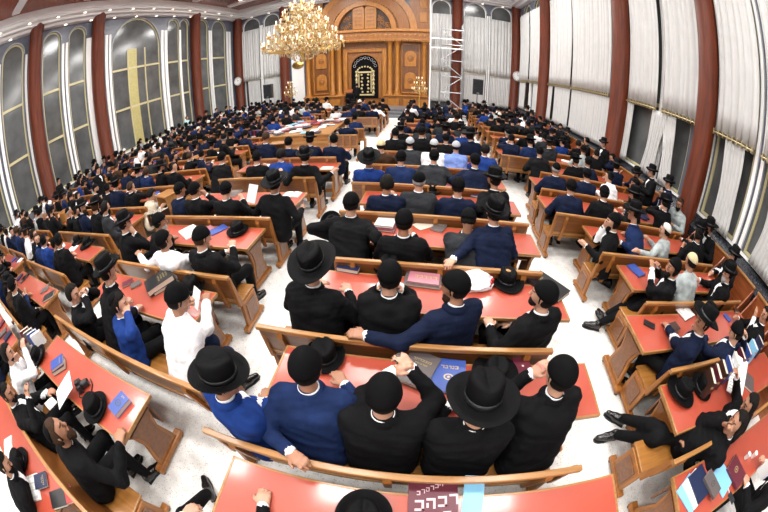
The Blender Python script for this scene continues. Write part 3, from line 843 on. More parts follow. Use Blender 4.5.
def make_table(L, D, label, group=None):
    """origin: middle of the top, on the floor"""
    key = ('table', round(L, 2), round(D, 2))
    if key in PROTO:
        o = copy_tree(PROTO[key])
        o['label'] = label
        if 'group' in o:
            del o['group']
        if group:
            o['group'] = group
        return o
    t = thing('study_table', label, 'table', group=group)
    h, d = L / 2, D / 2
    tp = MB().box(-h + 0.02, h - 0.02, -d + 0.018, d - 0.018, 0.722, 0.752).obj('tabletop', M['laminate'], t)
    MB().box(-h, h, -d, -d + 0.018, 0.714, 0.755).box(-h, h, d - 0.018, d, 0.714, 0.755).box(-h, -h + 0.02, -d + 0.018, d - 0.018, 0.714, 0.755).box(h - 0.02, h, -d + 0.018, d - 0.018, 0.714, 0.755).obj('oak_edge', M['rail'], tp, bevel=0.004)
    MB().box(-h + 0.12, h - 0.12, d - 0.07, d - 0.045, 0.30, 0.72).obj('modesty_panel', M['bench'], t)
    MB().box(-h + 0.1, h - 0.1, -0.03, 0.03, 0.14, 0.2).obj('stretcher', M['panel'], t)
    MB().box(-h + 0.12, h - 0.12, -d + 0.16, d - 0.07, 0.56, 0.58).obj('book_shelf', M['bench'], t)
    for s in (-1, 1):
        xa, xb = sorted((s * (h - 0.06), s * (h - 0.105)))
        prof = [(-d * .72, 0.09), (d * .72, 0.09), (d * .66, 0.2), (d * .48, 0.42), (d * .62, 0.6), (d * .92, 0.72), (-d * .92, 0.72), (-d * .62, 0.6), (-d * .48, 0.42), (-d * .66, 0.2)]
        e = MB().prism(prof, xa, xb, 'x').obj('end_panel', M['panel'], t, bevel=0.008)
        xa, xb = sorted((s * (h - 0.05), s * (h - 0.062)))
        q = [(y * 0.72, 0.405 + (z - 0.405) * 0.78) for y, z in prof]
        MB().prism(q, xa, xb, 'x').obj('inset_panel', M['bench'], e)
        xa, xb = sorted((s * (h - 0.035), s * (h - 0.13)))
        MB().box(xa, xb, -d * 1.0, d * 1.0, 0.03, 0.10).obj('runner', M['panel'], e, bevel=0.015)
        for yy in (-d * 0.9, d * 0.9):
            MB().lathe([(1e-3, 0), (0.026, 0), (0.026, 0.03)], (s * (h - 0.08), yy, 0), 10).obj('foot', M['black'], e)
    PROTO[key] = t
    return t

def put(o, x, y, rz=0):
    o.location = (x, y, 0)
    o.rotation_euler = (0, 0, rz)
    return o

CB = [0.56, 1.63, 2.75, 3.95, 5.15, 6.32, 7.5, 8.68, 9.86, 11.04, 12.2, 13.4, 14.6, 15.8, 17.0]
CX0 = [-1.28, -1.30, -0.95, -1.15, -1.28] + [-1.15] * 10
CX1 = [1.17, 1.15, 1.40, 1.52, 1.45] + [1.5] * 10
for k, b in enumerate(CB):
    L = round(CX1[k] - CX0[k], 1)
    put(make_bench(L, 'long oak bench, %s row of the centre block counted from the camera' % ORD[k]), (CX0[k] + CX1[k]) / 2, b)
    if k == 0:
        put(make_table(2.64, 0.56, 'red-topped study table in front at the bottom, behind the nearest bench'), 0.235, 0.22)
    nb = CB[k + 1] if k + 1 < len(CB) else b + 1.15
    put(make_table(2.6, 0.56, 'red-topped oak study table before the %s bench row of the centre block' % ORD[k]), (0.26, 0.28)[min(k, 1)] + (0.0 if k < 3 else 0.02), nb - 0.31)
RB = [0.36, 1.27, 2.28, 3.33, 4.5, 5.65, 6.86, 8.1, 9.4, 10.6, 11.8, 13.0, 14.2, 15.4, 16.6, 17.8]
RX0 = [2.1, 2.5, 2.72, 2.55, 2.18, 2.3, 2.7, 1.98, 2.1] + [2.3] * 7
for k, b in enumerate(RB):
    x1 = 5.5 if k > 0 else 4.9
    L = round(x1 - RX0[k], 1)
    put(make_bench(L, 'oak bench, %s row of the right-hand block counted from the camera' % ORD[k]), (RX0[k] + x1) / 2, b)
    nb = RB[k + 1] if k + 1 < len(RB) else b + 1.2
    tx0 = [2.4, 2.36, 2.84, 2.74, 2.2, 2.4, 2.7, 2.1][k] if k < 8 else 2.35
    put(make_table(round(5.5 - tx0, 1), 0.58, 'red-topped oak study table before the %s bench row of the right-hand block' % ORD[k]), (tx0 + 5.5) / 2, nb - 0.33)
put(make_table(2.8, 0.58, 'red-topped study table at the bottom right corner, piled with journals'), 3.6, -0.02)
LB = [-0.66, 0.86, 2.22, 3.63, 5.4, 6.84]
LX0 = [-4.4, -4.5, -4.45, -4.4, -4.3, -4.3]
LX1 = [-1.9, -1.45, -1.98, -2.12, -2.02, -2.02]
LT = [(0.42, -4.25, -2.08, 0.56), (1.84, -4.3, -2.1, 0.56), (3.3, -4.4, -2.16, 0.58), (4.68, -4.4, -2.05, 0.56), (6.58, -4.4, -1.92, 0.56), (8.0, -4.4, -2.0, 0.56)]
for k, b in enumerate(LB):
    put(make_bench(round(LX1[k] - LX0[k], 1), 'oak bench, %s row of the block left of the centre aisle' % ORD[k]), (LX0[k] + LX1[k]) / 2, b)
    y, a, c, d = LT[k]
    put(make_table(round(c - a, 1), d, 'red-topped oak study table before the %s bench row left of the centre aisle' % ORD[k]), (a + c) / 2, y)
put(make_table(2.4, 0.56, 'red-topped table behind the bearded man, bottom left corner, strewn with open books'), -3.7, -0.98)
for k, b in enumerate((9.55, 10.7, 13.6, 14.8, 16.0, 17.2)):
    L = 0.9 if k < 2 else 2.3
    put(make_bench(L, 'short oak bench at the %s row beside the long display table' % ORD[k] if k < 2 else 'oak bench, %s row beyond the long display table' % ORD[k - 2]), -2.1 - L / 2, b)
    if k >= 2:
        put(make_table(2.3, 0.56, 'red-topped study table before the %s bench row beyond the display table' % ORD[k - 2]), -3.25, b + 0.85)
BLK = {'second': (-8.4, -5.45, [-0.95, 0.3, 1.62, 2.9, 4.05, 5.2, 6.35, 7.5, 8.65, 9.8, 10.95, 12.1, 13.25, 14.4, 15.55, 16.7, 17.85]),
       'third': (-11.9, -9.3, [0.6, 1.75, 2.9, 4.05, 5.2, 6.35, 7.5, 8.65, 9.8, 10.95, 12.1, 13.25, 14.4, 15.55, 16.7, 17.85, 19.0]),
       'fourth': (-14.7, -12.6, [1.75, 2.9, 4.05, 5.2, 6.35, 7.5, 8.65, 9.8, 10.95, 12.1, 13.25, 14.4, 15.55, 16.7, 17.85, 19.0])}
for nm, (a, c, rows) in BLK.items():
    for k, b in enumerate(rows):
        put(make_bench(round(c - a, 1), 'oak bench, %s row of the %s seating block left of the centre aisle' % (ORD[k], nm)), (a + c) / 2, b)
        put(make_table(round(c - a, 1), 0.46, 'red-topped study table before bench row %s of the %s block left of the centre aisle' % (ORD[k], nm)), (a + c) / 2, b + 0.86)

# the long display table in mid-hall
dt = thing('display_table', 'long pale oak table spread with papers and books in mid-hall, under the chandelier', 'table', (-4.9, 11.7, 0))
tp = MB().prism([(-1.6, -1.7), (1.8, -1.7), (1.5, 1.7), (-1.6, 1.7)], 0.8, 0.85, 'z').obj('tabletop', M['rail'], dt, bevel=0.01)
MB().box(-1.5, 1.7, -1.64, -1.6, 0.05, 0.8).obj('front_panel', M['seat'], dt)
MB().box(-1.55, 1.75, -1.67, -1.64, 0.52, 0.6).obj('front_rail', M['rail'], dt, bevel=0.01)
for s in (-1.5, 1.5):
    for yy in (-1.5, 1.5):
        MB().box(s - 0.05, s + 0.05, yy - 0.05, yy + 0.05, 0, 0.8).obj('leg', M['panel'], dt)
# small standing lecterns on tables of the left-hand blocks
def lectern(x, y, z, rz, lab):
    t = thing('table_lectern', lab, 'lectern', (x, y, z), rz)
    MB().prism([(-0.24, 0.26), (0.24, 0.26), (0.24, 0.29), (-0.24, 0.29)], -0.19, 0.19, 'y').obj('lectern_top', M['seat'], t, bevel=0.008)
    for s in (-1, 1):
        MB().box(s * 0.22 - 0.012, s * 0.22 + 0.012, -0.17, 0.17, 0, 0.26).obj('side_board', M['rail'], t)
    MB().box(-0.22, 0.22, 0.15, 0.17, 0.02, 0.26).obj('back_board', M['rail'], t)
    return t

# wooden book case along the right wall, low bench along the left wall
def wall_case(x0, x1, y0_, y1_, h, lab, name, face):
    t = thing(name, lab, 'bookcase', (0, 0, 0))
    xb = x1 if face < 0 else x0
    MB().box(*sorted((xb, xb + face * 0.03)), y0_, y1_, 0, h).obj('back_board', M['case'], t)
    xr = sorted((xb - face * 0.01, xb + face * 0.055))
    MB().box(xr[0], xr[1], y0_ - 0.02, y1_ + 0.02, h, h + 0.045).obj('top_rail', M['rail'], t, bevel=0.008)
    MB().box(x0, x1, y0_, y1_, 0.42, 0.455).obj('seat', M['case'], t)
    MB().box(*sorted((xb + face * 0.36, xb + face * 0.39)), y0_, y1_, 0.0, 0.42).obj('front_board', M['case'], t)
    y = y0_
    while y <= y1_ + 1e-3:
        MB().prism([(x0, 0), (x1, 0), (x1, h if face < 0 else 0.62), (x0, 0.62 if face < 0 else h)], y - 0.015, y + 0.015, 'y').obj('divider', M['case'], t)
        y += (y1_ - y0_) / 4
    return t
for k, (a, b) in enumerate(((-0.6, 2.25), (2.4, 4.6), (5.9, 9.2), (10.4, 14.0), (14.3, 17.6))):
    wall_case(5.75, 6.2, a, b, 1.06, 'dark wooden wall bench with oak top rail, %s along the right wall from the camera' % ORD[k], 'wall_bench', -1)
for k, (a, b) in enumerate(((2.0, 5.0), (6.2, 9.3), (10.6, 15.0), (15.4, 17.9), (18.8, 22.5))):
    wall_case(-15.5, -15.1, a, b, 0.5, 'low dark wooden wall bench, %s along the left wall from the camera' % ORD[k], 'wall_bench', 1)
wt = make_table(3.4, 0.7, 'long red-topped table near the front right, before the curtains')
put(wt, 3.6, 21.4)
wt = make_table(3.4, 0.7, 'second long red-topped table at the front right, closest to the curtains')
put(wt, 4.6, 22.9)

# ------------------------------------------------------------------ books, hats, papers
def book(x, y, z, w, h, t, col, rz, label, group=None, title=None, openb=False, name=None, tilt=0.0):
    """w across, h along the spine, t thick; lies flat with its bottom at z"""
    o = thing(name or 'book', label, 'book', (x, y, z), rz, group)
    if tilt:
        o.rotation_euler = (tilt, 0, rz)
    if openb:
        MB().box(-w, w, -h / 2, h / 2, 0, 0.006).obj('cover', BOOKC[col], o)
        for s in (-1, 1):
            pts = [(0, 0.006), (s * w * 0.97, 0.006), (s * w * 0.97, 0.006 + t * 0.5), (s * w * 0.5, 0.008 + t * 0.9), (s * w * 0.12, 0.006 + t), (0, 0.006 + t * 0.55)]
            pg = MB().prism(pts, -h / 2 + 0.006, h / 2 - 0.006, 'y').obj('page_block', M['paper'], o)
            mb = MB()
            for k in range(9):
                yy = h / 2 - 0.035 - k * (h - 0.06) / 9
                a, b = sorted((s * w * 0.2, s * w * 0.9))
                mb.add([(a, yy, 0.0085 + t * (0.95 if s > 0 else 0.55)), (b, yy, 0.0085 + t * (0.55 if s > 0 else 0.95)), (b, yy - 0.006, 0.0085 + t * (0.55 if s > 0 else 0.95)), (a, yy - 0.006, 0.0085 + t * (0.95 if s > 0 else 0.55))], [(3, 2, 1, 0)])
            mb.obj('text_lines', M['ink'], pg)
        return o
    if t > w * 1.5:                                 # standing upright, spine towards the reader
        c = MB().box(-w / 2, -w / 2 + .004, -h / 2, h / 2, 0, t).box(w / 2 - .004, w / 2, -h / 2, h / 2, 0, t).box(-w / 2 + .004, w / 2 - .004, -h / 2, -h / 2 + .006, 0, t).obj('cover', BOOKC[col], o, bevel=0.0015)
        MB().box(-w / 2 + .004, w / 2 - .004, -h / 2 + .006, h / 2 - .006, .003, t - .006).obj('page_block', M['page'], o)
        MB().box(-w * .36, w * .36, -h / 2 - .001, -h / 2, t * .68, t * .8).obj('spine_gilding', M['goldfoil'], c)
        return o
    c = MB().box(-w / 2, w / 2, -h / 2, h / 2, 0, 0.004).box(-w / 2, w / 2, -h / 2, h / 2, t - 0.004, t).box(-w / 2, -w / 2 + 0.006, -h / 2, h / 2, 0.004, t - 0.004).obj('cover', BOOKC[col], o, bevel=0.0015)
    MB().box(-w / 2 + 0.006, w / 2 - 0.006, -h / 2 + 0.006, h / 2 - 0.006, 0.004, t - 0.004).obj('page_block', M['page'], o)
    if title:
        mb = MB()
        rnd = random.Random(int((x + 9) * 997))
        for row, (yy, ww, hh) in enumerate(title):
            xx = -w * ww / 2
            while xx < w * ww / 2:
                k = hh * rnd.choice((0.5, 0.7, 0.9))
                mb.box(xx, xx + k, yy * h + hh * 0.75, yy * h + hh, t, t + 0.0012)
                mb.box(xx + k * 0.72, xx + k, yy * h, yy * h + hh * 0.8, t, t + 0.0012)
                if rnd.random() < 0.5:
                    mb.box(xx, xx + k, yy * h, yy * h + hh * 0.22, t, t + 0.0012)
                xx += k + hh * 0.22
        mb.obj('gold_title', M['goldfoil'], c)
    return o
def emblem(o, y, r, t, m='goldfoil', ring=True):
    mb = MB()
    if ring:
        mb.lathe([(r, t), (r, t + 0.0012), (r * 0.72, t + 0.0012), (r * 0.72, t)], (0, y, 0), 20, 1.25, 1)
    mb.lathe([(1e-4, t + 0.001), (r * 0.35, t + 0.001)], (0, y, 0), 10)
    mb.obj('emblem', M[m], o.children[0])

def hat_meshes(br=0.162, ch=0.15, curl=0.02, cr=1.1):
    """felt hat, origin at the inside of the crown base"""
    n = 40
    mb = MB()
    prof = [(0.088, 0.0), (0.089, 0.02), (0.088, 0.06), (0.085, ch - 0.025), (0.076, ch - 0.006), (0.055, ch), (1e-3, ch - 0.012)]
    vs, fs = [], []
    rings = [(br, 0.004 + curl), (br, curl - 0.004), (0.14, -0.006), (0.088, -0.004)]
    full = [(0.086, -0.008), (0.14, -0.012), (br, curl - 0.004), (br + 0.004, curl + 0.002), (br, curl + 0.006), (0.14, 0.0), (0.096, 0.002)] + prof
    for r, z in full:
        if r < .1:
            r *= cr
        for i in range(n):
            t = 2 * math.pi * i / n
            x, y = math.cos(t) * r, math.sin(t) * r * 1.16
            zz = z
            if r > 0.12:
                zz += (0.02 * abs(math.cos(t)) ** 2 - 0.008 * abs(math.sin(t))) * (r - 0.1) / 0.095
            if z > ch - 0.03 and r < 0.1:
                zz -= 0.022 * math.exp(-(x / 0.028) ** 2) * (1 if r < 0.086 else 0.4)
                if math.sin(t) > 0.3:
                    x *= 1 - 0.14 * (math.sin(t) - 0.3)
            vs.append((x, y, zz))
    for j in range(len(full) - 1):
        for i in range(n):
            i2 = (i + 1) % n
            fs.append((j * n + i, j * n + i2, (j + 1) * n + i2, (j + 1) * n + i))
    me = MB().add(vs, fs).mesh('hat')
    me.polygons.foreach_set('use_smooth', [True] * len(me.polygons))
    b = MB().lathe([(0.0985, 0.003), (0.1005, 0.004), (0.0997, 0.036), (0.0975, 0.037)], n=n, sy=1.16).mesh('hat_band')
    b.polygons.foreach_set('use_smooth', [True] * len(b.polygons))
    me.materials.append(M['felt'])
    b.materials.append(M['ribbon'])
    return me, b
HAT = hat_meshes()
HATW = hat_meshes(0.19, 0.15, 0.012)
def table_hat(x, y, z, rz, label, big=False, tilt=(0, 0)):
    t = thing('hat', label, 'hat', (x, y, z + 0.012), rz)
    t.rotation_euler = (tilt[0], tilt[1], rz)
    h = HATW if big else HAT
    link('hat_body', h[0], t)
    link('hat_band', h[1], t)
    return t
def paper(x, y, z, w, h, rz, label, m='paper', lines=0, group=None, name='paper_sheet', tilt=0.0):
    o = MB().box(-w / 2, w / 2, -h / 2, h / 2, 0, 0.003).obj(name, M[m] if m in M else BOOKC[m])
    o.location = (x, y, z)
    o.rotation_euler = (tilt, 0, rz)
    tag(o, label, 'paper', group)
    if lines:
        mb = MB()
        for k in range(lines):
            yy = h / 2 - 0.03 - k * (h - 0.05) / lines
            mb.box(-w * 0.42, w * (0.42 if k % 3 else 0.2), yy - 0.005, yy, 0.003, 0.0036)
        mb.obj('text_lines', M['ink'], o)
    return o
book(0.063, 1.497, 0.756, .25, .33, .045, 'grey', R(-22), 'grey-brown book with a framed cover under the raised hands', title=[(.2, .62, .022), (.1, .4, .015)])
o = book(0.296, 1.457, 0.756, .26, .32, .03, 'blue', R(-4), 'blue book with gold lettering and emblem lying on the nearest full table', title=[(.19, .5, .03)])
emblem(o, -.02, .03, .03)
o = book(0.916, 1.553, 0.756, .15, .21, .03, 'maroon', R(4), 'small maroon book with a pale medallion beside the cheek-resting man')
emblem(o, .01, .03, .03, 'page', False)
table_hat(-0.681, 1.533, 0.756, R(20), 'black hat lying on the table in front of the dark-blue-suited man')
table_hat(0.665, 1.481, 0.756, R(-10), 'black hat lying on the table in front of the wide-hatted man', big=True)
o = book(-0.748, 2.788, 0.756, .25, .19, .05, 'navy', R(-8), 'thick navy book with gold stamp at the left end of the second table', title=[(.1, .3, .022), (-.12, .3, .022)])
emblem(o, .0, .03, .05)
book(0.053, 2.657, 0.756, .38, .24, .03, 'grey', R(-5), 'large grey volume with a rose panel, lower of two on the second table')
book(0.061, 2.651, 0.787, .32, .19, .02, 'pink', R(-5), 'rose-coloured journal lying on the grey volume on the second table', title=[(-.1, .6, .05)])
table_hat(-0.320, 2.808, 0.756, R(0), 'black hat standing on the second table before the leaning man')
table_hat(0.963, 2.738, 0.756, R(15), 'black hat standing on the second table beside the plastic bag', big=True)
BAG = (0.593, 2.666, 0.756)
book(1.460, 2.672, 0.756, .28, .46, .05, 'black', R(38), 'large black ring-bound volume jutting over the right end of the second table', title=[(.25, .3, .02), (.1, .3, .02), (-.05, .3, .02)])
book(-0.470, 3.830, 0.756, .27, .36, .03, 'maroon', R(-6), 'large maroon folio under the pale journal on the third table')
book(-0.491, 3.888, 0.787, .25, .34, .03, 'white', R(-5), 'pale grey journal with red corner on the maroon folio', title=[(.3, .5, .03)])
book(-0.190, 4.365, 0.756, .15, .22, .02, 'white', R(70), 'open white book at the far edge of the third table', openb=True)
table_hat(0.036, 4.294, 0.756, R(0), 'black hat standing on the third table next to the open white book')
paper(0.030, 3.933, 0.756, .2, .28, R(-50), 'cream sheet under the black hat on the third table', 'page')
book(0.236, 3.875, 0.756, .17, .24, .02, 'grey', R(-20), 'grey paperback with photo cover near the bowing man', title=[(.2, .5, .03)])
table_hat(-1.335, 4.056, 0.620, R(10), 'black hat hanging on the knee beside the third bench in the aisle', tilt=(.9, .3))
book(-0.376, 5.387, 0.756, .24, .34, .03, 'grey', R(-10), 'open grey journal before the grey-haired man on the fourth table', openb=True)
book(-0.889, 5.315, 0.756, .17, .24, .035, 'maroon', R(5), 'maroon book at the left end of the fourth table')
book(0.402, 5.538, 0.756, .17, .22, .03, 'pink', R(10), 'rose-coloured book in the middle of the fourth table')
book(0.907, 5.250, 0.756, .17, .22, .03, 'blue', R(-20), 'blue book near the right end of the fourth table')
table_hat(0.143, 5.226, 0.756, R(0), 'black hat on the fourth table between two sitters')
book(0.641, 6.531, 0.756, .17, .24, .03, 'pink', R(8), 'rose journal at the right part of the fifth table')
book(-0.900, 6.580, 0.756, .17, .24, .03, 'red', R(8), 'red book at the left part of the fifth table')
book(0.236, 0.406, 0.756, .30, .36, .012, 'maroon', R(4), 'maroon and white magazine with big slanted title at the bottom edge', name='magazine')
MAG = (0.312, 0.429, 0.756)
paper(0.477, 0.469, 0.756, .13, .34, R(-4), 'pale blue leaflet beside the maroon magazine at the bottom edge', 'sky', name='leaflet')
table_hat(-0.157, 0.301, 0.756, R(0), 'black hat on the nearest table at the bottom edge')
HAND = (-0.741, 0.243, 0.756)
o = book(-2.314, 0.444, 0.756, .16, .23, .05, 'blue', R(-12), 'small thick blue book with dark emblem at the corner of the lower left table', title=[(.3, .3, .018)])
emblem(o, 0, .035, .05, 'ink')
table_hat(-2.592, 0.265, 0.756, R(20), 'black hat lying on the lower left table beside the small blue book')
paper(-3.116, 0.162, 0.856, .28, .36, R(-28), 'white card leaning upright on the lower left table', tilt=.3)
CAMERA = (-2.988, 0.335, 0.756)
book(-3.638, 0.350, 0.756, .17, .24, .05, 'brown', R(-35), 'brown book with gilt spine, bottom of the pair on the lower left table')
book(-3.643, 0.363, 0.807, .17, .23, .035, 'blue', R(-30), 'blue book lying on the brown one on the lower left table', title=[(.2, .5, .02)])
table_hat(-4.268, 0.239, 0.756, R(-20), 'black hat behind the blue book on the lower left table', tilt=(.3, 0))
paper(-4.220, -0.044, 0.756, .2, .26, R(-45), 'white sheet lying before the white-shirted man on the lower left table')
book(-4.953, 0.315, 0.756, .05, .22, .2, 'maroon', R(-35), 'maroon book standing upright at the far end of the lower left table')
book(-4.787, 0.351, 0.756, .05, .22, .2, 'grey', R(-35), 'grey book standing upright at the far end of the lower left table')
book(-4.630, 0.385, 0.756, .05, .22, .2, 'blue', R(-35), 'blue book standing upright at the far end of the lower left table')
book(-4.481, 0.416, 0.756, .05, .22, .2, 'white', R(-35), 'white book standing upright at the far end of the lower left table')
book(-2.864, -0.898, 0.756, .17, .25, .03, 'navy', R(-40), 'dark navy book lying closed on the strewn corner table', title=[(.2, .62, .022), (.1, .4, .015)])
book(-2.502, -0.845, 0.756, .18, .26, .035, 'black', R(-40), 'black folder at the edge of the strewn corner table')
book(-2.438, -0.752, 0.756, .18, .25, .03, 'red', R(-38), 'red book beside the black folder on the strewn corner table')
book(-2.958, -1.066, 0.756, .15, .24, .02, 'white', R(-40), 'open white book on the strewn corner table', openb=True)
book(-3.780, -1.091, 0.756, .15, .22, .02, 'white', R(-35), 'open book at the top of the strewn corner table', openb=True)
table_hat(-3.357, -1.010, 0.756, R(0), 'black hat on the strewn table in the bottom left corner')
o = book(-2.993, 2.049, 0.806, .29, .40, .07, 'black', R(-35), 'big black volume tilted on another book on the white-shirted man\'s table', title=[(.3, .4, .02), (.2, .4, .02), (.1, .4, .02), (0, .4, .02)], tilt=.12)
book(-2.971, 2.060, 0.756, .24, .33, .045, 'brown', R(-30), 'brown book under the big black volume')
book(-3.666, 1.955, 0.756, .12, .18, .03, 'maroon', R(-40), 'small maroon book left of the big black volume')
book(-3.482, 1.972, 0.756, .12, .17, .02, 'grey', R(-35), 'slim grey book beside the small maroon one')
table_hat(-2.465, 2.106, 0.756, R(30), 'black hat standing at the aisle end of the white-shirted man\'s table')
paper(-2.130, 1.811, 0.920, .15, .21, R(-25), 'white sheet held up by the white-shirted man', tilt=1.0)
table_hat(-2.579, 3.435, 0.756, R(0), 'black hat standing at the aisle end of the third left table')
book(-2.981, 3.466, 0.756, .2, .3, .012, 'blue', R(-30), 'blue-covered magazine on the third left table', name='magazine')
book(-3.217, 3.418, 0.756, .2, .3, .012, 'pink', R(-30), 'rose-covered magazine on the third left table', name='magazine')
book(-3.510, 3.366, 0.756, .22, .3, .02, 'white', R(-30), 'open white journal on the third left table', openb=True)
book(-4.665, 3.594, 0.756, .045, .22, .24, 'brown', R(-15), 'dark brown volume standing in the upright row by the small lectern')
book(-4.597, 3.619, 0.756, .045, .22, .24, 'black', R(-15), 'dark black volume standing in the upright row by the small lectern')
book(-4.530, 3.643, 0.756, .045, .22, .24, 'maroon', R(-15), 'dark maroon volume standing in the upright row by the small lectern')
book(-4.464, 3.668, 0.756, .045, .22, .24, 'black', R(-15), 'dark ebony volume standing in the upright row by the small lectern')
book(-4.400, 3.693, 0.756, .045, .22, .24, 'brown', R(-15), 'dark chestnut volume standing in the upright row by the small lectern')
LECT = (-4.949, 4.362, 0.756)
book(-5.556, 1.169, 0.756, .2, .28, .03, 'black', R(-40), 'black book lying on the corner of the second-block table by the standing bench')
book(-5.992, 1.253, 0.756, .16, .22, .02, 'grey', R(-40), 'grey book beside the black one on the second-block corner table')
table_hat(-6.187, 2.709, 0.756, R(0), 'black hat on the second-block table by the left passage', big=True)
table_hat(-6.792, 2.733, 0.756, R(40), 'smaller black hat beside another on the second-block table')
paper(-2.929, 4.557, 0.886, .25, .34, R(-20), 'white leaflet propped up on the fourth left table', tilt=1.1)
book(-3.591, 4.888, 0.756, .3, .3, .03, 'grey', R(0), 'grey folio lying on the fourth left table', title=[(.2, .62, .022), (.1, .4, .015)])
book(-2.271, 4.828, 0.756, .16, .22, .02, 'white', R(0), 'open book at the aisle end of the fourth left table', openb=True)
paper(-2.106, 6.423, 0.756, .26, .2, R(0), 'white sheet at the aisle end of the table beyond the spread-armed man')
table_hat(2.667, 1.081, 0.756, R(40), 'black hat lying on the near right table, the aisle-side one of two', big=True, tilt=(.05, .05))
table_hat(3.060, 1.066, 0.756, R(10), 'black hat lying on the near right table beside the upright books', tilt=(.05, 0))
book(3.034, 1.023, 0.756, .06, .23, .25, 'brown', R(-20), 'brown, first of the upright books along the near right table')
book(3.204, 1.053, 0.756, .06, .23, .25, 'maroon', R(-20), 'maroon, second of the upright books along the near right table')
book(3.389, 1.083, 0.756, .06, .23, .25, 'brown', R(-20), 'brown, third of the upright books along the near right table')
book(3.591, 1.115, 0.756, .06, .23, .25, 'blue', R(-20), 'blue, fourth of the upright books along the near right table')
book(3.814, 1.147, 0.756, .06, .23, .25, 'white', R(-20), 'white, fifth of the upright books along the near right table')
book(4.059, 1.181, 0.756, .06, .23, .25, 'maroon', R(-20), 'maroon, sixth of the upright books along the near right table')
book(4.333, 1.216, 0.756, .06, .23, .25, 'blue', R(-20), 'blue, seventh of the upright books along the near right table')
book(4.639, 1.254, 0.756, .06, .23, .25, 'sky', R(-20), 'sky blue, eighth of the upright books along the near right table')
book(4.984, 1.293, 0.756, .06, .23, .25, 'navy', R(-20), 'navy, last of the upright books along the near right table')
paper(3.819, 0.962, 0.886, .34, .52, R(-40), 'large white newspaper sheet lying over the near right table', lines=12, tilt=.35)
book(4.289, 0.862, 0.756, .25, .3, .03, 'grey', R(-48), 'grey folder under the white newspaper')
book(3.616, 2.243, 0.756, .17, .25, .03, 'maroon', R(15), 'open maroon-edged book under the reader\'s hand on the right table', openb=True)
book(3.926, 2.317, 0.756, .2, .28, .03, 'brown', R(10), 'dark brown closed book beyond the reader\'s hand')
book(2.698, 2.061, 0.756, .09, .17, .02, 'black', R(55), 'slim black prayer book near the aisle end of the reader\'s table')
book(3.084, 1.954, 0.756, .2, .14, .06, 'brown', R(10), 'brown leather bag by the reader\'s elbow', name='leather_bag')
book(4.796, 2.076, 0.756, .13, .18, .02, 'blue', R(20), 'small blue booklet among oddments by the bending man')
book(5.337, 2.241, 0.756, .13, .18, .03, 'brown', R(-20), 'tan book among oddments by the bending man')
book(3.143, 3.160, 0.756, .2, .28, .025, 'blue', R(18), 'bright blue book at the aisle end of the crossed-legged man\'s table')
book(5.816, 3.351, 0.756, .12, .18, .02, 'black', R(50), 'small black book near the old grey-bearded man')
book(6.165, 4.737, 0.756, .1, .2, .015, 'black', R(40), 'black tablet case on the table by the standing young man')
book(2.382, 0.018, 0.756, .25, .33, .012, 'sky', R(25), 'pale blue magazine, in the spread pile on the bottom right table', name='magazine')
book(2.450, 0.036, 0.769, .25, .33, .012, 'white', R(19), 'white-and-blue magazine, in the spread pile on the bottom right table', name='magazine')
book(2.521, 0.053, 0.782, .25, .33, .012, 'navy', R(13), 'navy booklet, in the spread pile on the bottom right table', name='magazine')
o = book(2.670, -0.029, 0.796, .15, .29, .03, 'grey', R(20), 'grey-blue book with a dark label in the bottom right pile')
emblem(o, 0, .03, .03, 'ink')
book(2.936, -0.052, 0.756, .26, .34, .012, 'sky', R(22), 'bright sky-blue journal in the bottom right pile', name='magazine')
o = book(3.196, -0.098, 0.766, .25, .33, .035, 'maroon', R(20), 'big maroon book with gold emblem on the bottom right table')
emblem(o, .03, .035, .035)
CUP1 = (3.508, -0.028, 0.756)
CUP2 = (3.685, -0.089, 0.756)
PHONE = (3.044, -0.333, 0.756)
book(3.889, -0.411, 0.756, .05, .2, .2, 'blue', R(15), 'blue book standing at the far end of the bottom right table')
book(3.769, -0.382, 0.756, .04, .2, .2, 'white', R(15), 'white book standing beside the blue one at the bottom right')
RARM = (3.333, -0.244, 0.756)
RHEAD = (2.950, -0.621, 1.250)
TASSEL = (-1.818, 1.203, 0.756)
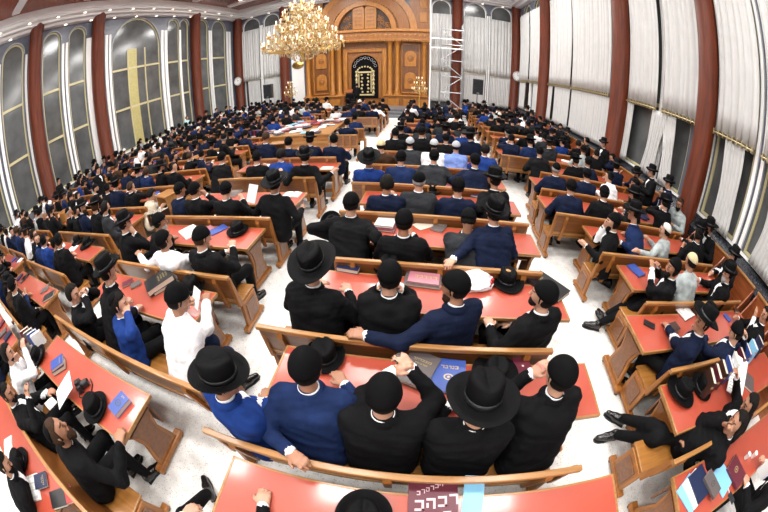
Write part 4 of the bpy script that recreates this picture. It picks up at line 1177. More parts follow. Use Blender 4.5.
# ------------------------------------------------------------------ people: each body is one continuous surface grown around a posed skeleton
def surface(prims, h, k, name):
    """prims: (a, b, ra, rb, k) rounded cones, blended smoothly; meshed on a grid of step h"""
    P = np.array([p[0] for p in prims] + [p[1] for p in prims], float)
    rm = max(max(p[2], p[3]) for p in prims)
    lo = P.min(0) - rm - 3 * h
    hi = P.max(0) + rm + 3 * h
    nx, ny, nz = np.ceil((hi - lo) / h).astype(int) + 1
    D = np.full((nx, ny, nz), 10.0, np.float32)
    ax = [lo[i] + h * np.arange(n) for i, n in enumerate((nx, ny, nz))]
    for p in prims:
        a, b, ra, rb = np.array(p[0], float), np.array(p[1], float), p[2], p[3]
        kk = p[4] if len(p) > 4 else k
        pad = max(ra, rb) + kk + 2.5 * h
        l = np.minimum(a, b) - pad
        u = np.maximum(a, b) + pad
        i0 = np.maximum(0, np.floor((l - lo) / h).astype(int))
        i1 = np.minimum((nx, ny, nz), np.ceil((u - lo) / h).astype(int) + 1)
        X = ax[0][i0[0]:i1[0], None, None]
        Y = ax[1][None, i0[1]:i1[1], None]
        Z = ax[2][None, None, i0[2]:i1[2]]
        d = b - a
        dd = float(d @ d)
        if dd < 1e-9:
            dist = np.sqrt((X - a[0]) ** 2 + (Y - a[1]) ** 2 + (Z - a[2]) ** 2) - ra
        else:
            t = np.clip(((X - a[0]) * d[0] + (Y - a[1]) * d[1] + (Z - a[2]) * d[2]) / dd, 0, 1)
            dist = np.sqrt((X - a[0] - t * d[0]) ** 2 + (Y - a[1] - t * d[1]) ** 2 + (Z - a[2] - t * d[2]) ** 2) - (ra + t * (rb - ra))
        S = D[i0[0]:i1[0], i0[1]:i1[1], i0[2]:i1[2]]
        hh = np.maximum(kk - np.abs(S - dist), 0) / kk
        D[i0[0]:i1[0], i0[1]:i1[1], i0[2]:i1[2]] = np.minimum(S, dist) - hh * hh * kk * 0.25
    return D, lo, h

CORN = [(i, j, k) for i in (0, 1) for j in (0, 1) for k in (0, 1)]
EDGE = [(a, b) for a in range(8) for b in range(a + 1, 8) if sum(abs(CORN[a][i] - CORN[b][i]) for i in range(3)) == 1]
def to_mesh(D, lo, h, name):
    s = D < 0
    nx, ny, nz = D.shape
    cnt = np.zeros((nx - 1, ny - 1, nz - 1), np.int8)
    for i, j, k in CORN:
        cnt += s[i:nx - 1 + i, j:ny - 1 + j, k:nz - 1 + k]
    idx = np.argwhere((cnt > 0) & (cnt < 8))
    vid = np.full(cnt.shape, -1, np.int32)
    vid[tuple(idx.T)] = np.arange(len(idx))
    val = np.stack([D[idx[:, 0] + i, idx[:, 1] + j, idx[:, 2] + k] for i, j, k in CORN], 1)
    acc = np.zeros((len(idx), 3))
    n = np.zeros((len(idx), 1))
    for a, b in EDGE:
        va, vb = val[:, a], val[:, b]
        c = (va < 0) != (vb < 0)
        t = np.where(c, va / np.where(c, va - vb, 1), 0)[:, None]
        p = np.array(CORN[a]) + t * (np.array(CORN[b]) - np.array(CORN[a]))
        acc += np.where(c[:, None], p, 0)
        n += c[:, None]
    co = lo + h * (idx + acc / np.maximum(n, 1))
    quads = []
    for axn in range(3):
        o1, o2 = [(1, 2), (2, 0), (0, 1)][axn]
        sl0 = [slice(None)] * 3
        sl1 = [slice(None)] * 3
        sl0[axn], sl1[axn] = slice(0, -1), slice(1, None)
        c = s[tuple(sl0)] != s[tuple(sl1)]
        e = np.argwhere(c)
        flip = s[tuple(sl0)][tuple(e.T)]
        ok = (e[:, o1] > 0) & (e[:, o2] > 0) & (e[:, o1] < D.shape[o1] - 1) & (e[:, o2] < D.shape[o2] - 1)
        e, flip = e[ok], flip[ok]
        def cell(d1, d2):
            q = e.copy()
            q[:, o1] += d1
            q[:, o2] += d2
            return vid[tuple(q.T)]
        q = np.stack([cell(-1, -1), cell(0, -1), cell(0, 0), cell(-1, 0)], 1)
        q[~flip] = q[~flip][:, ::-1]
        quads.append(q)
    q = np.concatenate(quads)
    me = bpy.data.meshes.new(name)
    me.vertices.add(len(co))
    me.vertices.foreach_set('co', co.astype(np.float32).ravel())
    me.loops.add(len(q) * 4)
    me.loops.foreach_set('vertex_index', q.astype(np.int32).ravel())
    me.polygons.add(len(q))
    me.polygons.foreach_set('loop_start', np.arange(0, len(q) * 4, 4, dtype=np.int32))
    me.polygons.foreach_set('loop_total', np.full(len(q), 4, np.int32))
    me.polygons.foreach_set('use_smooth', np.ones(len(q), bool))
    me.update()
    me.validate()
    return me, co, q

def ik(a, t, l1, l2, pole):
    a, t, pole = np.array(a, float), np.array(t, float), np.array(pole, float)
    d = t - a
    L = np.linalg.norm(d)
    mx = (l1 + l2) * 0.985
    if L > mx:
        t = a + d / L * mx
        d, L = t - a, mx
    L = max(L, 0.12)
    x = (l1 * l1 - l2 * l2 + L * L) / (2 * L)
    hgt = math.sqrt(max(l1 * l1 - x * x, 0))
    u = d / np.linalg.norm(d)
    p = pole - u * (pole @ u)
    p /= np.linalg.norm(p) + 1e-9
    return a + u * x + p * hgt, t

def rotz(a):
    c, s = math.cos(a), math.sin(a)
    return np.array([[c, -s, 0], [s, c, 0], [0, 0, 1]])
def rotx(a):
    c, s = math.cos(a), math.sin(a)
    return np.array([[1, 0, 0], [0, c, -s], [0, s, c]])

POSES = {   # targets of the left and right wrist in the sitter's own frame (facing +y), seat at 0.455
    'table': ((-.17, .36, .79), (.17, .38, .79)), 'read': ((-.12, .33, .80), (.10, .30, .92)), 'cheek': ((-.16, .36, .79), (.115, .19, 1.07)),
    'cheekl': ((-.115, .19, 1.07), (.16, .36, .79)), 'face': ((-.075, .22, 1.08), (.075, .22, 1.08)), 'lap': ((-.07, .26, .63), (.07, .27, .63)),
    'wide': ((-.30, .32, .79), (.30, .32, .79)), 'backl': ((-.52, -.12, .93), (.10, .28, .64)), 'spread': ((-.52, -.12, .93), (.52, -.12, .93)), 'cross': ((.06, .25, .80), (-.06, .29, .80)),
    'stand': ((-.23, .06, .80), (.23, .06, .80)), 'standread': ((-.10, .30, 1.12), (.10, .30, 1.12)), 'point': ((-.14, .34, .79), (.02, .44, .82))}

def hand_prims(W, d, pn, side, sc=1.0, curl=0.5, detail=True):
    """W wrist, d direction along the hand, pn palm normal; side -1 left, +1 right"""
    d = d / np.linalg.norm(d)
    pn = pn - d * (pn @ d)
    pn /= np.linalg.norm(pn) + 1e-9
    s = np.cross(d, pn) * side                         # towards the thumb side
    out = []
    if not detail:
        return [(W, W + d * 0.09, .034, .036, .03), (W + d * 0.09, W + d * .15 + pn * .03, .032, .02, .03)]
    K = 0.006
    for i, (o, L) in enumerate(((.033, .072), (.011, .080), (-.011, .075), (-.031, .060))):
        kn = W + d * .092 + s * o - d * abs(o - .008) * .25
        out.append((W + s * o * .55, kn, .017, .0135, .014))
        f1 = d * math.cos(curl * .8) + pn * math.sin(curl * .8) + s * o * 1.2
        f2 = d * math.cos(curl * 2.0) + pn * math.sin(curl * 2.0) + s * o * .6
        m1 = kn + f1 / np.linalg.norm(f1) * L * .52
        out.append((kn, m1, .0108, .0098, K))
        out.append((m1, m1 + f2 / np.linalg.norm(f2) * L * .52, .0096, .0082, K))
    t0 = W + d * .025 + s * .022
    t1 = t0 + (d * .6 + s * .75 + pn * .15) * .046
    t2 = t1 + (d * .9 + s * .22 + pn * .3) * .034
    out += [(t0, t1, .016, .0125, .012), (t1, t2, .0115, .0095, K)]
    return out

def build_person(q, lod):
    """q: dict with head (local), hyaw, hpitch, hands, legs, stand, k (scale) -> dict of meshes with placements"""
    H = (.0098, .016, .028)[lod]
    HJ = (.0165, .022, .034)[lod]
    stand = q.get('stand', False)
    hip = np.array((0, 0, .93 if stand else .545))
    C = np.array(q['head'], float)
    Rh = rotz(q.get('hyaw', 0)) @ rotx(q.get('hpitch', 0))
    fwd = Rh @ np.array((0, 1, 0))
    up = Rh @ np.array((0, 0, 1))
    tw = rotz(q.get('twist', 0))
    base = C + np.array((0, -.04, -.158))
    dv = base - hip
    dv = dv / np.linalg.norm(dv)
    if not stand:
        base = hip + dv * min(np.linalg.norm(base - hip), .60)
    sh = []
    for s in (-1, 1):
        sh.append(base + tw @ np.array((s * .188, -.012, -.072)))
    chest = hip + (base - hip) * .68
    lat = tw @ np.array((1, 0, 0))
    HJt = q['hands']
    arms = []
    for i, s in enumerate((-1, 1)):
        pole = q.get('poles', (None, None))[i]
        if pole is None:
            pole = tw @ np.array((s * .75, -.45, -.75))
        e, w = ik(sh[i], HJt[i], .285, .265, pole)
        arms.append((sh[i], e, w))
    # legs
    legs = []
    for i, s in enumerate((-1, 1)):
        if 'legs' in q and q['legs'] is not None and q['legs'][i] is not None:
            kn, an = [np.array(v, float) for v in q['legs'][i]]
        elif stand:
            kn, an = np.array((s * .1, .03, .5)), np.array((s * .1, 0, .09))
        else:
            kn, an = np.array((s * .12, .40, .51)), np.array((s * .11, .36 + .04 * s, .09))
        legs.append((hip + np.array((s * .085, 0, -.02)), kn, an))
    det = lod < 2
    pr = []
    # head and face in the head frame
    def hp(x, y, z):
        return C + Rh @ np.array((x, y, z))
    pr += [(hp(0, -.018, .03), hp(0, .018, .03), .078, .076, .012), (hp(0, .01, .0), hp(0, .035, -.06), .064, .048, .02), (hp(0, -.02, -.02), hp(0, -.01, .02), .070, .074, .012)]
    pr += [(hp(0, .05, -.088), hp(0, .062, -.094), .034, .026, .03)]
    if det:
        pr += [(hp(0, .088, .018), hp(0, .109, -.022), .009, .0125, .012), (hp(-.012, .1, -.026), hp(.012, .1, -.026), .009, .009, .01)]
        pr += [(hp(-.03, .084, .03), hp(.03, .084, .03), .011, .011, .014), (hp(-.022, .079, -.058), hp(.022, .079, -.058), .0095, .0095, .01)]
        pr += [(hp(s * .078, -.005, .018), hp(s * .077, .0, -.022), .016, .011, .008) for s in (-1, 1)]
        pr += [(hp(s * .038, .062, -.012), hp(s * .045, .055, -.02), .024, .02, .02) for s in (-1, 1)]
    pr += [(hp(0, -.02, -.05), base + np.array((0, .0, -.0)), .050, .056, .015)]
    ti = -.03
    pr += [(hip - lat * .06, chest - lat * .07, .125 + ti, .12 + ti, .06), (hip + lat * .06, chest + lat * .07, .125 + ti, .12 + ti, .06), (base - lat * .04 - np.array((0, 0, .09)), base + lat * .04 - np.array((0, 0, .09)), .055, .055, .04)]
    for i in (0, 1):
        a, e, w = arms[i]
        pr += [(base + (a - base) * .5 + np.array((0, 0, -.07)), a + np.array((0, 0, -.02)), .045, .04, .03), (a, e, .047, .038, .03), (e, w, .037, .026, .02)]
        s = (-1, 1)[i]
        fd = (w - e) / np.linalg.norm(w - e)
        hd = q.get('hdir', (None, None))[i]
        hd = fd if hd is None else np.array(hd, float)
        pn = q.get('palm', (None, None))[i]
        pn = np.array((-s * .15, .1, -1.0)) if pn is None else np.array(pn, float)
        pr += hand_prims(w, hd, pn, s, curl=q.get('curl', .5), detail=lod == 0)
        if lod < 2 or True:
            l0, kn, an = legs[i]
            pr += [(l0, kn, .068, .048, .04), (kn, an, .046, .034, .03)]
    D, lo, h = surface(pr, H, .02, 'body')
    me, co, qd = to_mesh(D, lo, h, 'body')
    if det:
        for m_ in ('skin', 'eye', 'lip'):
            me.materials.append(M[m_])
        ce = (co[qd].mean(1) - C) @ Rh
        mi = np.zeros(len(qd), np.int32)
        for s in (-1, 1):
            mi[(np.hypot(ce[:, 0] - s * .031, (ce[:, 2] - .006) * 1.5) < .0125) & (ce[:, 1] > .055)] = 1
            mi[(np.abs(ce[:, 0] - s * .034) < .02) & (np.abs(ce[:, 2] - .033) < .0055) & (ce[:, 1] > .06)] = 1
        mi[(np.abs(ce[:, 0]) < .024) & (np.abs(ce[:, 2] + .058) < .008) & (ce[:, 1] > .068)] = 2
        me.polygons.foreach_set('material_index', mi)
    else:
        me.materials.append(M['skin'])
    out = {'body': me}
    # jacket
    pj = []
    if lod == 2:
        pj += [(hip - lat * .07 - np.array((0, 0, .06)), chest - lat * .085, .125, .12, .06), (hip + lat * .07 - np.array((0, 0, .06)), chest + lat * .085, .125, .12, .06)]
    else:
        pj += [(hip - lat * .10 - np.array((0, 0, .06)), chest - lat * .115, .138, .126, .05), (hip + lat * .10 - np.array((0, 0, .06)), chest + lat * .115, .138, .126, .05), (hip, chest, .125, .12, .05), (chest, base + np.array((0, -.025, -.10)), .13, .11, .05), (chest - lat * .1, base - lat * .09 + np.array((0, -.02, -.12)), .11, .08, .05), (chest + lat * .1, base + lat * .09 + np.array((0, -.02, -.12)), .11, .08, .05)]
    pj += [(sh[0] + lat * .02, sh[1] - lat * .02, .07, .07, .05), (base + np.array((0, -.015, -.075)), base + np.array((0, -.008, -.012)), .09, .066, .05)]
    for i in (0, 1):
        a, e, w = arms[i]
        fd = (w - e) / np.linalg.norm(w - e)
        pj += [(a, e, .072, .06, .035), (e, w - fd * .004, .061, .044, .03)]
    D, lo, h = surface(pj, HJ, .03, 'jacket')
    X = lo[0] + h * np.arange(D.shape[0])[:, None, None]
    Y = lo[1] + h * np.arange(D.shape[1])[None, :, None]
    Z = lo[2] + h * np.arange(D.shape[2])[None, None, :]
    if lod < 2:                                   # folds of the cloth; the jacket is open at the neck
        sd = q.get('seed', 0)
        D += (.006 * np.sin(26 * X + 9 * np.sin(11 * Z + sd) + sd) * np.sin(31 * Z - 12 * X + 5 * np.sin(17 * Y + sd)) + .003 * np.sin(48 * Z + 21 * Y + 14 * X + 2 * sd)).astype(np.float32)
    me, co, qd = to_mesh(D, lo, h, 'jacket')
    me.materials.append(JK['K'])
    me.materials.append(M['shirt'])
    if lod < 2 and not q.get('closed'):
        ce = (co[qd].mean(1) - base) @ tw
        mi = ((ce[:, 1] > .035) & (ce[:, 2] < .03) & (ce[:, 2] > -.30) & (np.abs(ce[:, 0]) < .05 + ce[:, 2] * .17)).astype(np.int32)
        for i in (0, 1):
            a, e, w = arms[i]
            fd = (w - e) / np.linalg.norm(w - e)
            mi[((co[qd].mean(1) - w) @ fd > .002) & (np.linalg.norm(co[qd].mean(1) - w, axis=1) < .06)] = 1
        me.polygons.foreach_set('material_index', mi)
    out['jacket'] = me
    # trousers
    pt = [(legs[0][0], legs[1][0], .115, .115, .05)]
    for l0, kn, an in legs:
        pt += [(l0, kn, .09, .068, .04), (kn, an + (kn - an) * .12, .066, .052, .03)]
    D, lo, h = surface(pt, HJ, .03, 'trousers')
    me, co, qd = to_mesh(D, lo, h, 'trousers')
    me.materials.append(TROUSER)
    out['trousers'] = me
    out['place'] = dict(C=C, Rh=Rh, base=base, legs=legs, stand=stand, arms=arms)
    return out

def cap(r, edge, nt=28, npol=9, tilt=0.0, thick=0.0, rag=0.0, seed=0):
    """part of an ellipsoid from the top down to edge(azimuth), closed along its rim; azimuth 0 = front"""
    rnd = random.Random(seed)
    vs = []
    for i in range(nt):
        az = 2 * math.pi * i / nt
        mx = edge(az) + rnd.uniform(-rag, rag)
        for j in range(1, npol + 1):
            p = mx * j / npol
            vs.append((math.sin(p) * math.sin(az) * r[0], math.sin(p) * math.cos(az) * r[1], math.cos(p) * r[2]))
        vs.append((math.sin(mx) * math.sin(az) * (r[0] - thick), math.sin(mx) * math.cos(az) * (r[1] - thick), math.cos(mx) * (r[2] - thick)))
    k = npol + 1
    vs.append((0, 0, r[2]))
    top = len(vs) - 1
    fs = []
    for i in range(nt):
        i2 = (i + 1) % nt
        fs.append((top, i2 * k, i * k))
        for j in range(k - 1):
            fs.append((i * k + j, i2 * k + j, i2 * k + j + 1, i * k + j + 1))
    me = MB().add(vs, fs).mesh('cap')
    me.polygons.foreach_set('use_smooth', [True] * len(me.polygons))
    return me
def hairline(a):
    c = math.cos(a)
    if c > .25:
        return R(52) + R(8) * (1 - c)
    if c > -.1:
        return R(108)                              # sideburns
    return R(118) + R(14) * (-c)
HAIR = cap((.0895, .1065, .1185), hairline, 36, 9, thick=.012, rag=.04, seed=1)
LONG = cap((.094, .113, .121), lambda a: R(58) + R(8) * (1 - math.cos(a)) if math.cos(a) > .25 else R(138), 36, 9, thick=.015, rag=.07, seed=2)
CURLY = cap((.099, .116, .126), lambda a: hairline(a) - .04, 36, 9, thick=.02, rag=.1, seed=4)
BOWL = cap((.0935, .1105, .1235), lambda a: R(78), 32, 8, thick=.006)
BIGV = cap((.0965, .114, .131), lambda a: R(86), 32, 8, thick=.006)
SMALLV = cap((.0895, .1075, .1205), lambda a: R(55), 28, 6, thick=.005)
def beard_mesh(L=.075, wd=.055):
    n, k = 20, 9
    vs, fs = [], []
    rnd = random.Random(7)
    for j in range(k + 1):
        t = j / k
        for i in range(n):
            a = 2 * math.pi * i / n
            r = math.sin(math.pi * (0.12 + .88 * t) * .98) ** .6
            jit = 1 + rnd.uniform(-.08, .08)
            vs.append((math.sin(a) * wd * 1.25 * r * jit * (1 - .35 * t), .048 + math.cos(a) * .045 * r * jit + .012 * t, -.035 - t * (.055 + L)))
    for j in range(k):
        for i in range(n):
            i2 = (i + 1) % n
            fs.append((j * n + i, j * n + i2, (j + 1) * n + i2, (j + 1) * n + i))
    fs += [tuple(range(n)), tuple(range(k * n, (k + 1) * n))[::-1]]
    me = MB().add(vs, fs).mesh('beard')
    me.polygons.foreach_set('use_smooth', [True] * len(me.polygons))
    return me
BEARD = beard_mesh()
BEARDS = beard_mesh(.03, .055)
COLLAR = MB().lathe([(.060, -.012), (.0635, -.012), (.0645, .016), (.060, .018)], n=24).mesh('collar')
COLLAR.polygons.foreach_set('use_smooth', [True] * len(COLLAR.polygons))
SHOE = to_mesh(*surface([((0, -.03, .0), (0, .07, -.02), .043, .04, .03), ((0, .07, -.022), (.006, .165, -.032), .041, .031, .03), ((0, -.035, -.03), (0, .0, -.03), .034, .034, .03), ((0, -.01, .03), (0, .0, .0), .042, .042, .03)], .011, .02, 'shoe'), 'shoe')[0]
SOLE = MB().prism([(-.036, -.07), (.036, -.07), (.034, .03), (.045, .1), (.038, .17), (.012, .2), (-.02, .195), (-.04, .15), (-.044, .08), (-.034, .02)], -.075, -.06, 'z').mesh('sole')
for me in (HAIR, LONG, CURLY):
    me.materials.append(M['hair'])
for me in (BOWL, BIGV, SMALLV):
    me.materials.append(M['velvet'])
BEARD.materials.append(M['hairb'])
BEARDS.materials.append(M['hair'])
COLLAR.materials.append(M['shirt'])
LAPEL = MB().lathe([(.0655, .002), (.072, .007), (.078, .002), (.098, -.036), (.094, -.042), (.07, -.02)], n=28).mesh('jacket_collar')
LAPEL.polygons.foreach_set('use_smooth', [True] * len(LAPEL.polygons))
LAPEL.materials.append(JK['K'])
SHOE.materials.append(M['shoe'])
SOLE.materials.append(M['black'])

def omat(o, *ms):
    for i, m in enumerate(ms):
        if m is not None and i < len(o.material_slots):
            o.material_slots[i].link = 'OBJECT'
            o.material_slots[i].material = m
def place(o, loc, Rm, parent):
    o.parent = parent
    mt = Matrix([list(map(float, r)) for r in Rm]).to_4x4()
    mt.translation = Vector([float(v) for v in loc])
    o.matrix_local = mt

BODYC = {}
PLACE = {}
def person(x, y, yaw, q, jacket, head, label, beard=None, lod=1, key=None, group=None, skin='skin', hair='hair', scale=1.0, z=0.0, trouser=None, wide=False, longhair=False, tiltback=0.02):
    if key is not None:
        key = (key, lod)
    if key is None or key not in BODYC:
        b = build_person(q, lod)
        if key is not None:
            BODYC[key] = b
    else:
        b = BODYC[key]
    p = b['place']
    root = thing('person', label, 'person', (x, y, z), yaw, group)
    root.scale = (scale,) * 3
    o = link('body', b['body'], root)
    omat(o, M[skin])
    o = link('shirt' if jacket in 'WLYTO' else 'jacket', b['jacket'], root)
    jm = JK[jacket]
    omat(o, jm, jm if jacket in 'WLYTO' else M['shirt'])
    o = link('trousers', b['trousers'], root)
    if trouser:
        omat(o, JK[trouser])
    C, Rh = p['C'], p['Rh']
    if lod < 2:
        Rc = Rh if lod == 0 else Rh
        c = link('collar', COLLAR, root)
        d = (C + Rh @ np.array((0, -.025, -.06))) - p['base']
        d = d / np.linalg.norm(d)
        u = np.cross((0, 1, 0), d)
        u = u / np.linalg.norm(u)
        place(c, p['base'] + d * .02, np.stack([u, np.cross(d, u), d], 1), root)
        if jacket not in 'WLYTO' and not q.get('closed'):
            lp = link('jacket_collar', LAPEL, root)
            place(lp, p['base'] + d * .02, np.stack([u, np.cross(d, u), d], 1), root)
            omat(lp, jm)
        if jacket in 'YLTO':
            omat(c, jm)
        for i in (0, 1):
            l0, kn, an = p['legs'][i]
            v = kn - l0
            a = math.atan2(-v[0], v[1]) if not p['stand'] else (-.12, .12)[i] * -1
            s_ = link('shoe', SHOE, root)
            place(s_, an + np.array((0, 0, -.012)), rotz(a), root)
            link('sole', SOLE, s_)
    hm = LONG if longhair else HAIR
    if head == 'n':
        hm = CURLY
    hr = link('hair', hm, root)
    place(hr, C + Rh @ np.array((0, -.004, .012)), Rh, root)
    if hair != 'hair':
        omat(hr, M[hair])
    if head == 'H':
        t = HATW if wide else HAT
        hb = link('hat', t[0], root)
        place(hb, C + Rh @ np.array((0, -.006, .062)), Rh @ rotx(tiltback), root)
        link('hat_band', t[1], hb)
    elif head in 'Vgkwyx':
        me = {'V': BIGV, 'g': BOWL, 'k': SMALLV, 'w': BOWL, 'y': BOWL, 'x': BOWL}[head]
        hb = link('skullcap', me, root)
        place(hb, C + Rh @ np.array((0, -.008, .016)), Rh @ rotx({'k': .75, 'V': .32, 'g': .55, 'w': .5, 'y': .4, 'x': .5}[head]), root)
        if head in 'wyx':
            omat(hb, M[{'w': 'knitw', 'y': 'knity', 'x': 'knitg'}[head]])
        if head == 'g':
            omat(hr, M['hairg'])
    if beard:
        bo = link('beard', BEARD if beard != 's' else BEARDS, root)
        place(bo, C, Rh, root)
        omat(bo, M[{'b': 'hairb', 'k': 'hair', 'g': 'hairg', 's': 'hair'}[beard]])
    PLACE[root.name] = p
    return root
# ------------------------------------------------------------------ things lying about
t = thing('plastic_bag', 'crumpled white plastic bag with red print on the second table', 'bag', BAG, 0.3)
rnd = random.Random(9)
vs, fs = [], []
n, k = 22, 8
for j in range(k + 1):
    for i in range(n):
        a = 2 * math.pi * i / n
        r = (0.17 * math.sin(math.pi * (0.12 + 0.86 * (1 - j / k)) * .62) + .02) * (1 + rnd.uniform(-.12, .12))
        vs.append((r * math.cos(a) * 1.15, r * math.sin(a) * .85, .002 + .15 * j / k + (rnd.uniform(-.012, .012) if j else 0)))
for j in range(k):
    for i in range(n):
        fs.append((j * n + i, j * n + (i + 1) % n, (j + 1) * n + (i + 1) % n, (j + 1) * n + i))
fs += [tuple(range(n))[::-1], tuple(range(k * n, (k + 1) * n))]
M['bag'] = mat('white_plastic_film', (.78, .76, .77), .28, .6)
MB().add(vs, fs).obj('bag_body', M['bag'], t)
mb = MB()
for a0, r0 in ((0.2, .172), (1.2, .168), (-.9, .17)):
    for q in range(5):
        a = a0 + q * .13
        mb.ball((r0 * 1.16 * math.cos(a), r0 * .87 * math.sin(a), .05 + .02 * (q % 3)), .022, 4)
mb.obj('red_print', BOOKC['red'], t)

t = thing('camera', 'black photo camera with lens and strap lying on the lower left table', 'camera', CAMERA, R(-35))
MB().box(-.07, .07, -.035, .035, 0, .09).box(-.03, .03, -.03, .03, .09, .12).obj('camera_body', M['black'], t, bevel=.008)
MB().lathe([(.038, 0), (.04, .05), (.036, .1), (.03, .1), (.02, .085)], (0, .035, .045), 18, axis='y').obj('lens', M['black'], t, smooth=True)
mb = MB()
pts = [(.075, 0, .07), (.13, -.03, .03), (.17, .05, .008), (.12, .14, .006), (.03, .17, .006), (-.06, .15, .006)]
for a, b in zip(pts, pts[1:]):
    mb.tube(a, b, .008, n=6)
mb.obj('strap', JK['G'], t)
t = thing('mobile_phone', 'black mobile phone with white cable on the bottom right table', 'phone', PHONE, R(20))
MB().box(-.036, .036, -.075, .075, 0, .009).obj('phone_body', M['black'], t, bevel=.004)
MB().box(-.032, .032, -.068, .068, .009, .0095).obj('screen', JK['G'], t)
mb = MB()
pts = [(0, .078, .004), (.02, .13, .004), (.07, .15, .004), (.1, .2, .004)]
for a, b in zip(pts, pts[1:]):
    mb.tube(a, b, .004, n=6)
mb.obj('cable', M['white'], t)
for c, l in ((CUP1, 'white paper cup on the bottom right table beside the big maroon book'), (CUP2, 'second, smaller white cup at the far end of the bottom right table')):
    t = thing('paper_cup', l, 'cup', c)
    MB().lathe([(.026, 0), (.033, .075), (.035, .078), (.032, .076), (.025, .004), (1e-3, .004)], n=20).obj('cup_body', M['white'], t, smooth=True)
    MB().lathe([(.0335, .075), (.036, .078), (.0335, .081)], n=20).obj('rim', M['white'], t)
lectern(*LECT, R(-15), 'small pale oak lectern standing on the fourth left table by the beige-jacketed man')
# slanted white lettering on the magazine at the bottom edge
mag = [o for o in bpy.data.objects if o.name.startswith('magazine') and o.get('label', '').startswith('maroon and white magazine')][0]
mb = MB()
for row, (xx, yy, hgt, cnt) in enumerate(((-.11, -.02, .075, 4), (-.12, -.13, .065, 4), (-.1, .09, .03, 6))):
    for i in range(cnt):
        x = xx + i * hgt * .92
        y = yy + i * .012
        w_ = hgt * .72
        mb.box(x, x + w_, y + hgt * .78, y + hgt, .012, .0132)
        mb.box(x + w_ * .74, x + w_, y, y + hgt * .8, .012, .0132)
        if (i + row) % 2 == 0:
            mb.box(x, x + w_, y, y + hgt * .2, .012, .0132)
        if (i + row) % 3 == 1:
            mb.box(x, x + w_ * .25, y + hgt * .1, y + hgt * .55, .012, .0132)
mb.obj('cover_lettering', mat('pale_rose_lettering', (.70, .52, .56), .5), mag)
lectern(-9.7, 3.76, .756, R(-60), 'small orange-brown lectern on a table of the third left block')
lectern(-10.6, 6.06, .756, R(30), 'pale oak lectern among the crowd of the third left block')
lectern(-6.4, 7.21, .756, R(-30), 'pale oak lectern on a second-block table below the middle windows')
lectern(-4.0, 8.0, .756, R(10), 'pale oak lectern close to the left corner of the display table')
# books and papers spread on the display table
rnd = random.Random(21)
cols = ['white', 'white', 'white', 'pink', 'grey', 'sky', 'maroon', 'brown', 'white', 'navy', 'red']
for i in range(96):
    x, y = -4.9 + rnd.uniform(-1.4, 1.4), 11.7 + rnd.uniform(-1.55, 1.5)
    c = rnd.choice(cols)
    o = MB().box(-.13, .13, -.18, .18, 0, rnd.choice((.008, .02, .035))).obj('booklet', BOOKC[c])
    o.location = (x, y, .852 + .0004 * i)
    o.rotation_euler = (0, 0, rnd.uniform(-.6, .6))
    tag(o, 'booklet or loose journal spread on the long display table', 'book', 'booklets spread over the display table')
for i in range(11):
    c = ('navy', 'maroon', 'blue', 'brown', 'black', 'red')[i % 6]
    o = MB().box(-.02, .02, -.1, .1, 0, .25).obj('book', BOOKC[c])
    o.location = (-6.3 + i * .055, 10.2, .852)
    tag(o, 'dark book standing in the upright row at the left front of the display table', 'book', 'upright books at the display table corner')

# ------------------------------------------------------------------ people close to the camera
NEAR = []
def NP(x, y, yaw, head, hyaw, pit, hands, jk, hd, label, beard, lod, **ex):
    q = dict(head=head, hyaw=R(hyaw), hpitch=pit, hands=hands, seed=(x * 7 + y * 3) % 6, legs=ex.pop('legs', None), curl=ex.pop('curl', .55), closed=ex.pop('closed', False), twist=ex.pop('twist', 0))
    # keep a head that leans far from dragging the shoulders out of reach
    NEAR.append((x, y))
    sc = ex.setdefault('scale', 1.06)
    dv = lambda v: tuple(c / sc for c in v)
    q['head'] = dv(head)
    q['hands'] = [h_ if h_ in POSES['table'] + POSES['lap'] else dv(h_) for h_ in hands]
    if q['legs']:
        q['legs'] = [None if l is None else (dv(l[0]), dv(l[1])) for l in q['legs']]
    h = Vector((head[0], head[1], 0))
    h.rotate(Matrix.Rotation(R(yaw), 3, 'Z'))
    NEAR.append((x + h.x, y + h.y))
    random.seed(label)
    return person(x, y, R(yaw), q, jk, hd, label, beard, lod, skin=random.choice(('skin', 'skin', 'skin2')), **ex)
def SP(x, y, yaw, hyaw, jk, hd, label, pose, beard, sc):
    q = dict(head=(0, .03, 1.62), hyaw=R(hyaw), hpitch=-.1, hands=POSES[pose], stand=True, seed=1)
    NEAR.append((x, y))
    d = math.hypot(x, y)
    return person(x, y, R(yaw), q, jk, hd, label, beard, 1 if d < 12 else 2, key=('st', pose, hyaw), scale=sc)
NP(-1.084, 0.800, -25, (-0.006, 0.014, 1.26), -38, -0.12, ((-0.088, 0.185, 0.72), (-0.04, 0.24, 0.72)), 'B', 'H', 'man in royal blue suit and black hat, hands clasped, left end of the nearest bench', None, 0, trouser='B')
NP(-0.594, 0.820, 4, (0.015, 0.213, 1.27), -6, -0.30, ((-0.064, -0.216, 0.93), POSES['table'][1]), 'D', 'V', 'man in dark blue suit and velvet skullcap with one hand behind him, nearest bench', None, 0)
NP(-0.125, 0.820, 0, (0.0, 0.117, 1.25), 0, -0.30, ((0.019, 0.408, 1.08), (0.131, 0.431, 1.1)), 'K', 'V', 'man in black suit with both hands raised over a grey book, nearest bench', None, 0, curl=0.9)
NP(0.402, 0.820, 0, (0.0, 0.088, 1.25), 0, -0.25, POSES['read'], 'K', 'H', 'man in black suit and wide black hat with white collar showing, nearest bench', None, 0, wide=True, tiltback=-0.02)
NP(0.948, 0.840, 12, (0.057, 0.266, 1.25), 12, -0.25, ((-0.018, 0.444, 1.06), POSES['lap'][1]), 'K', 'V', 'man in black suit resting his cheek on his hand, right end of the nearest bench', None, 0)
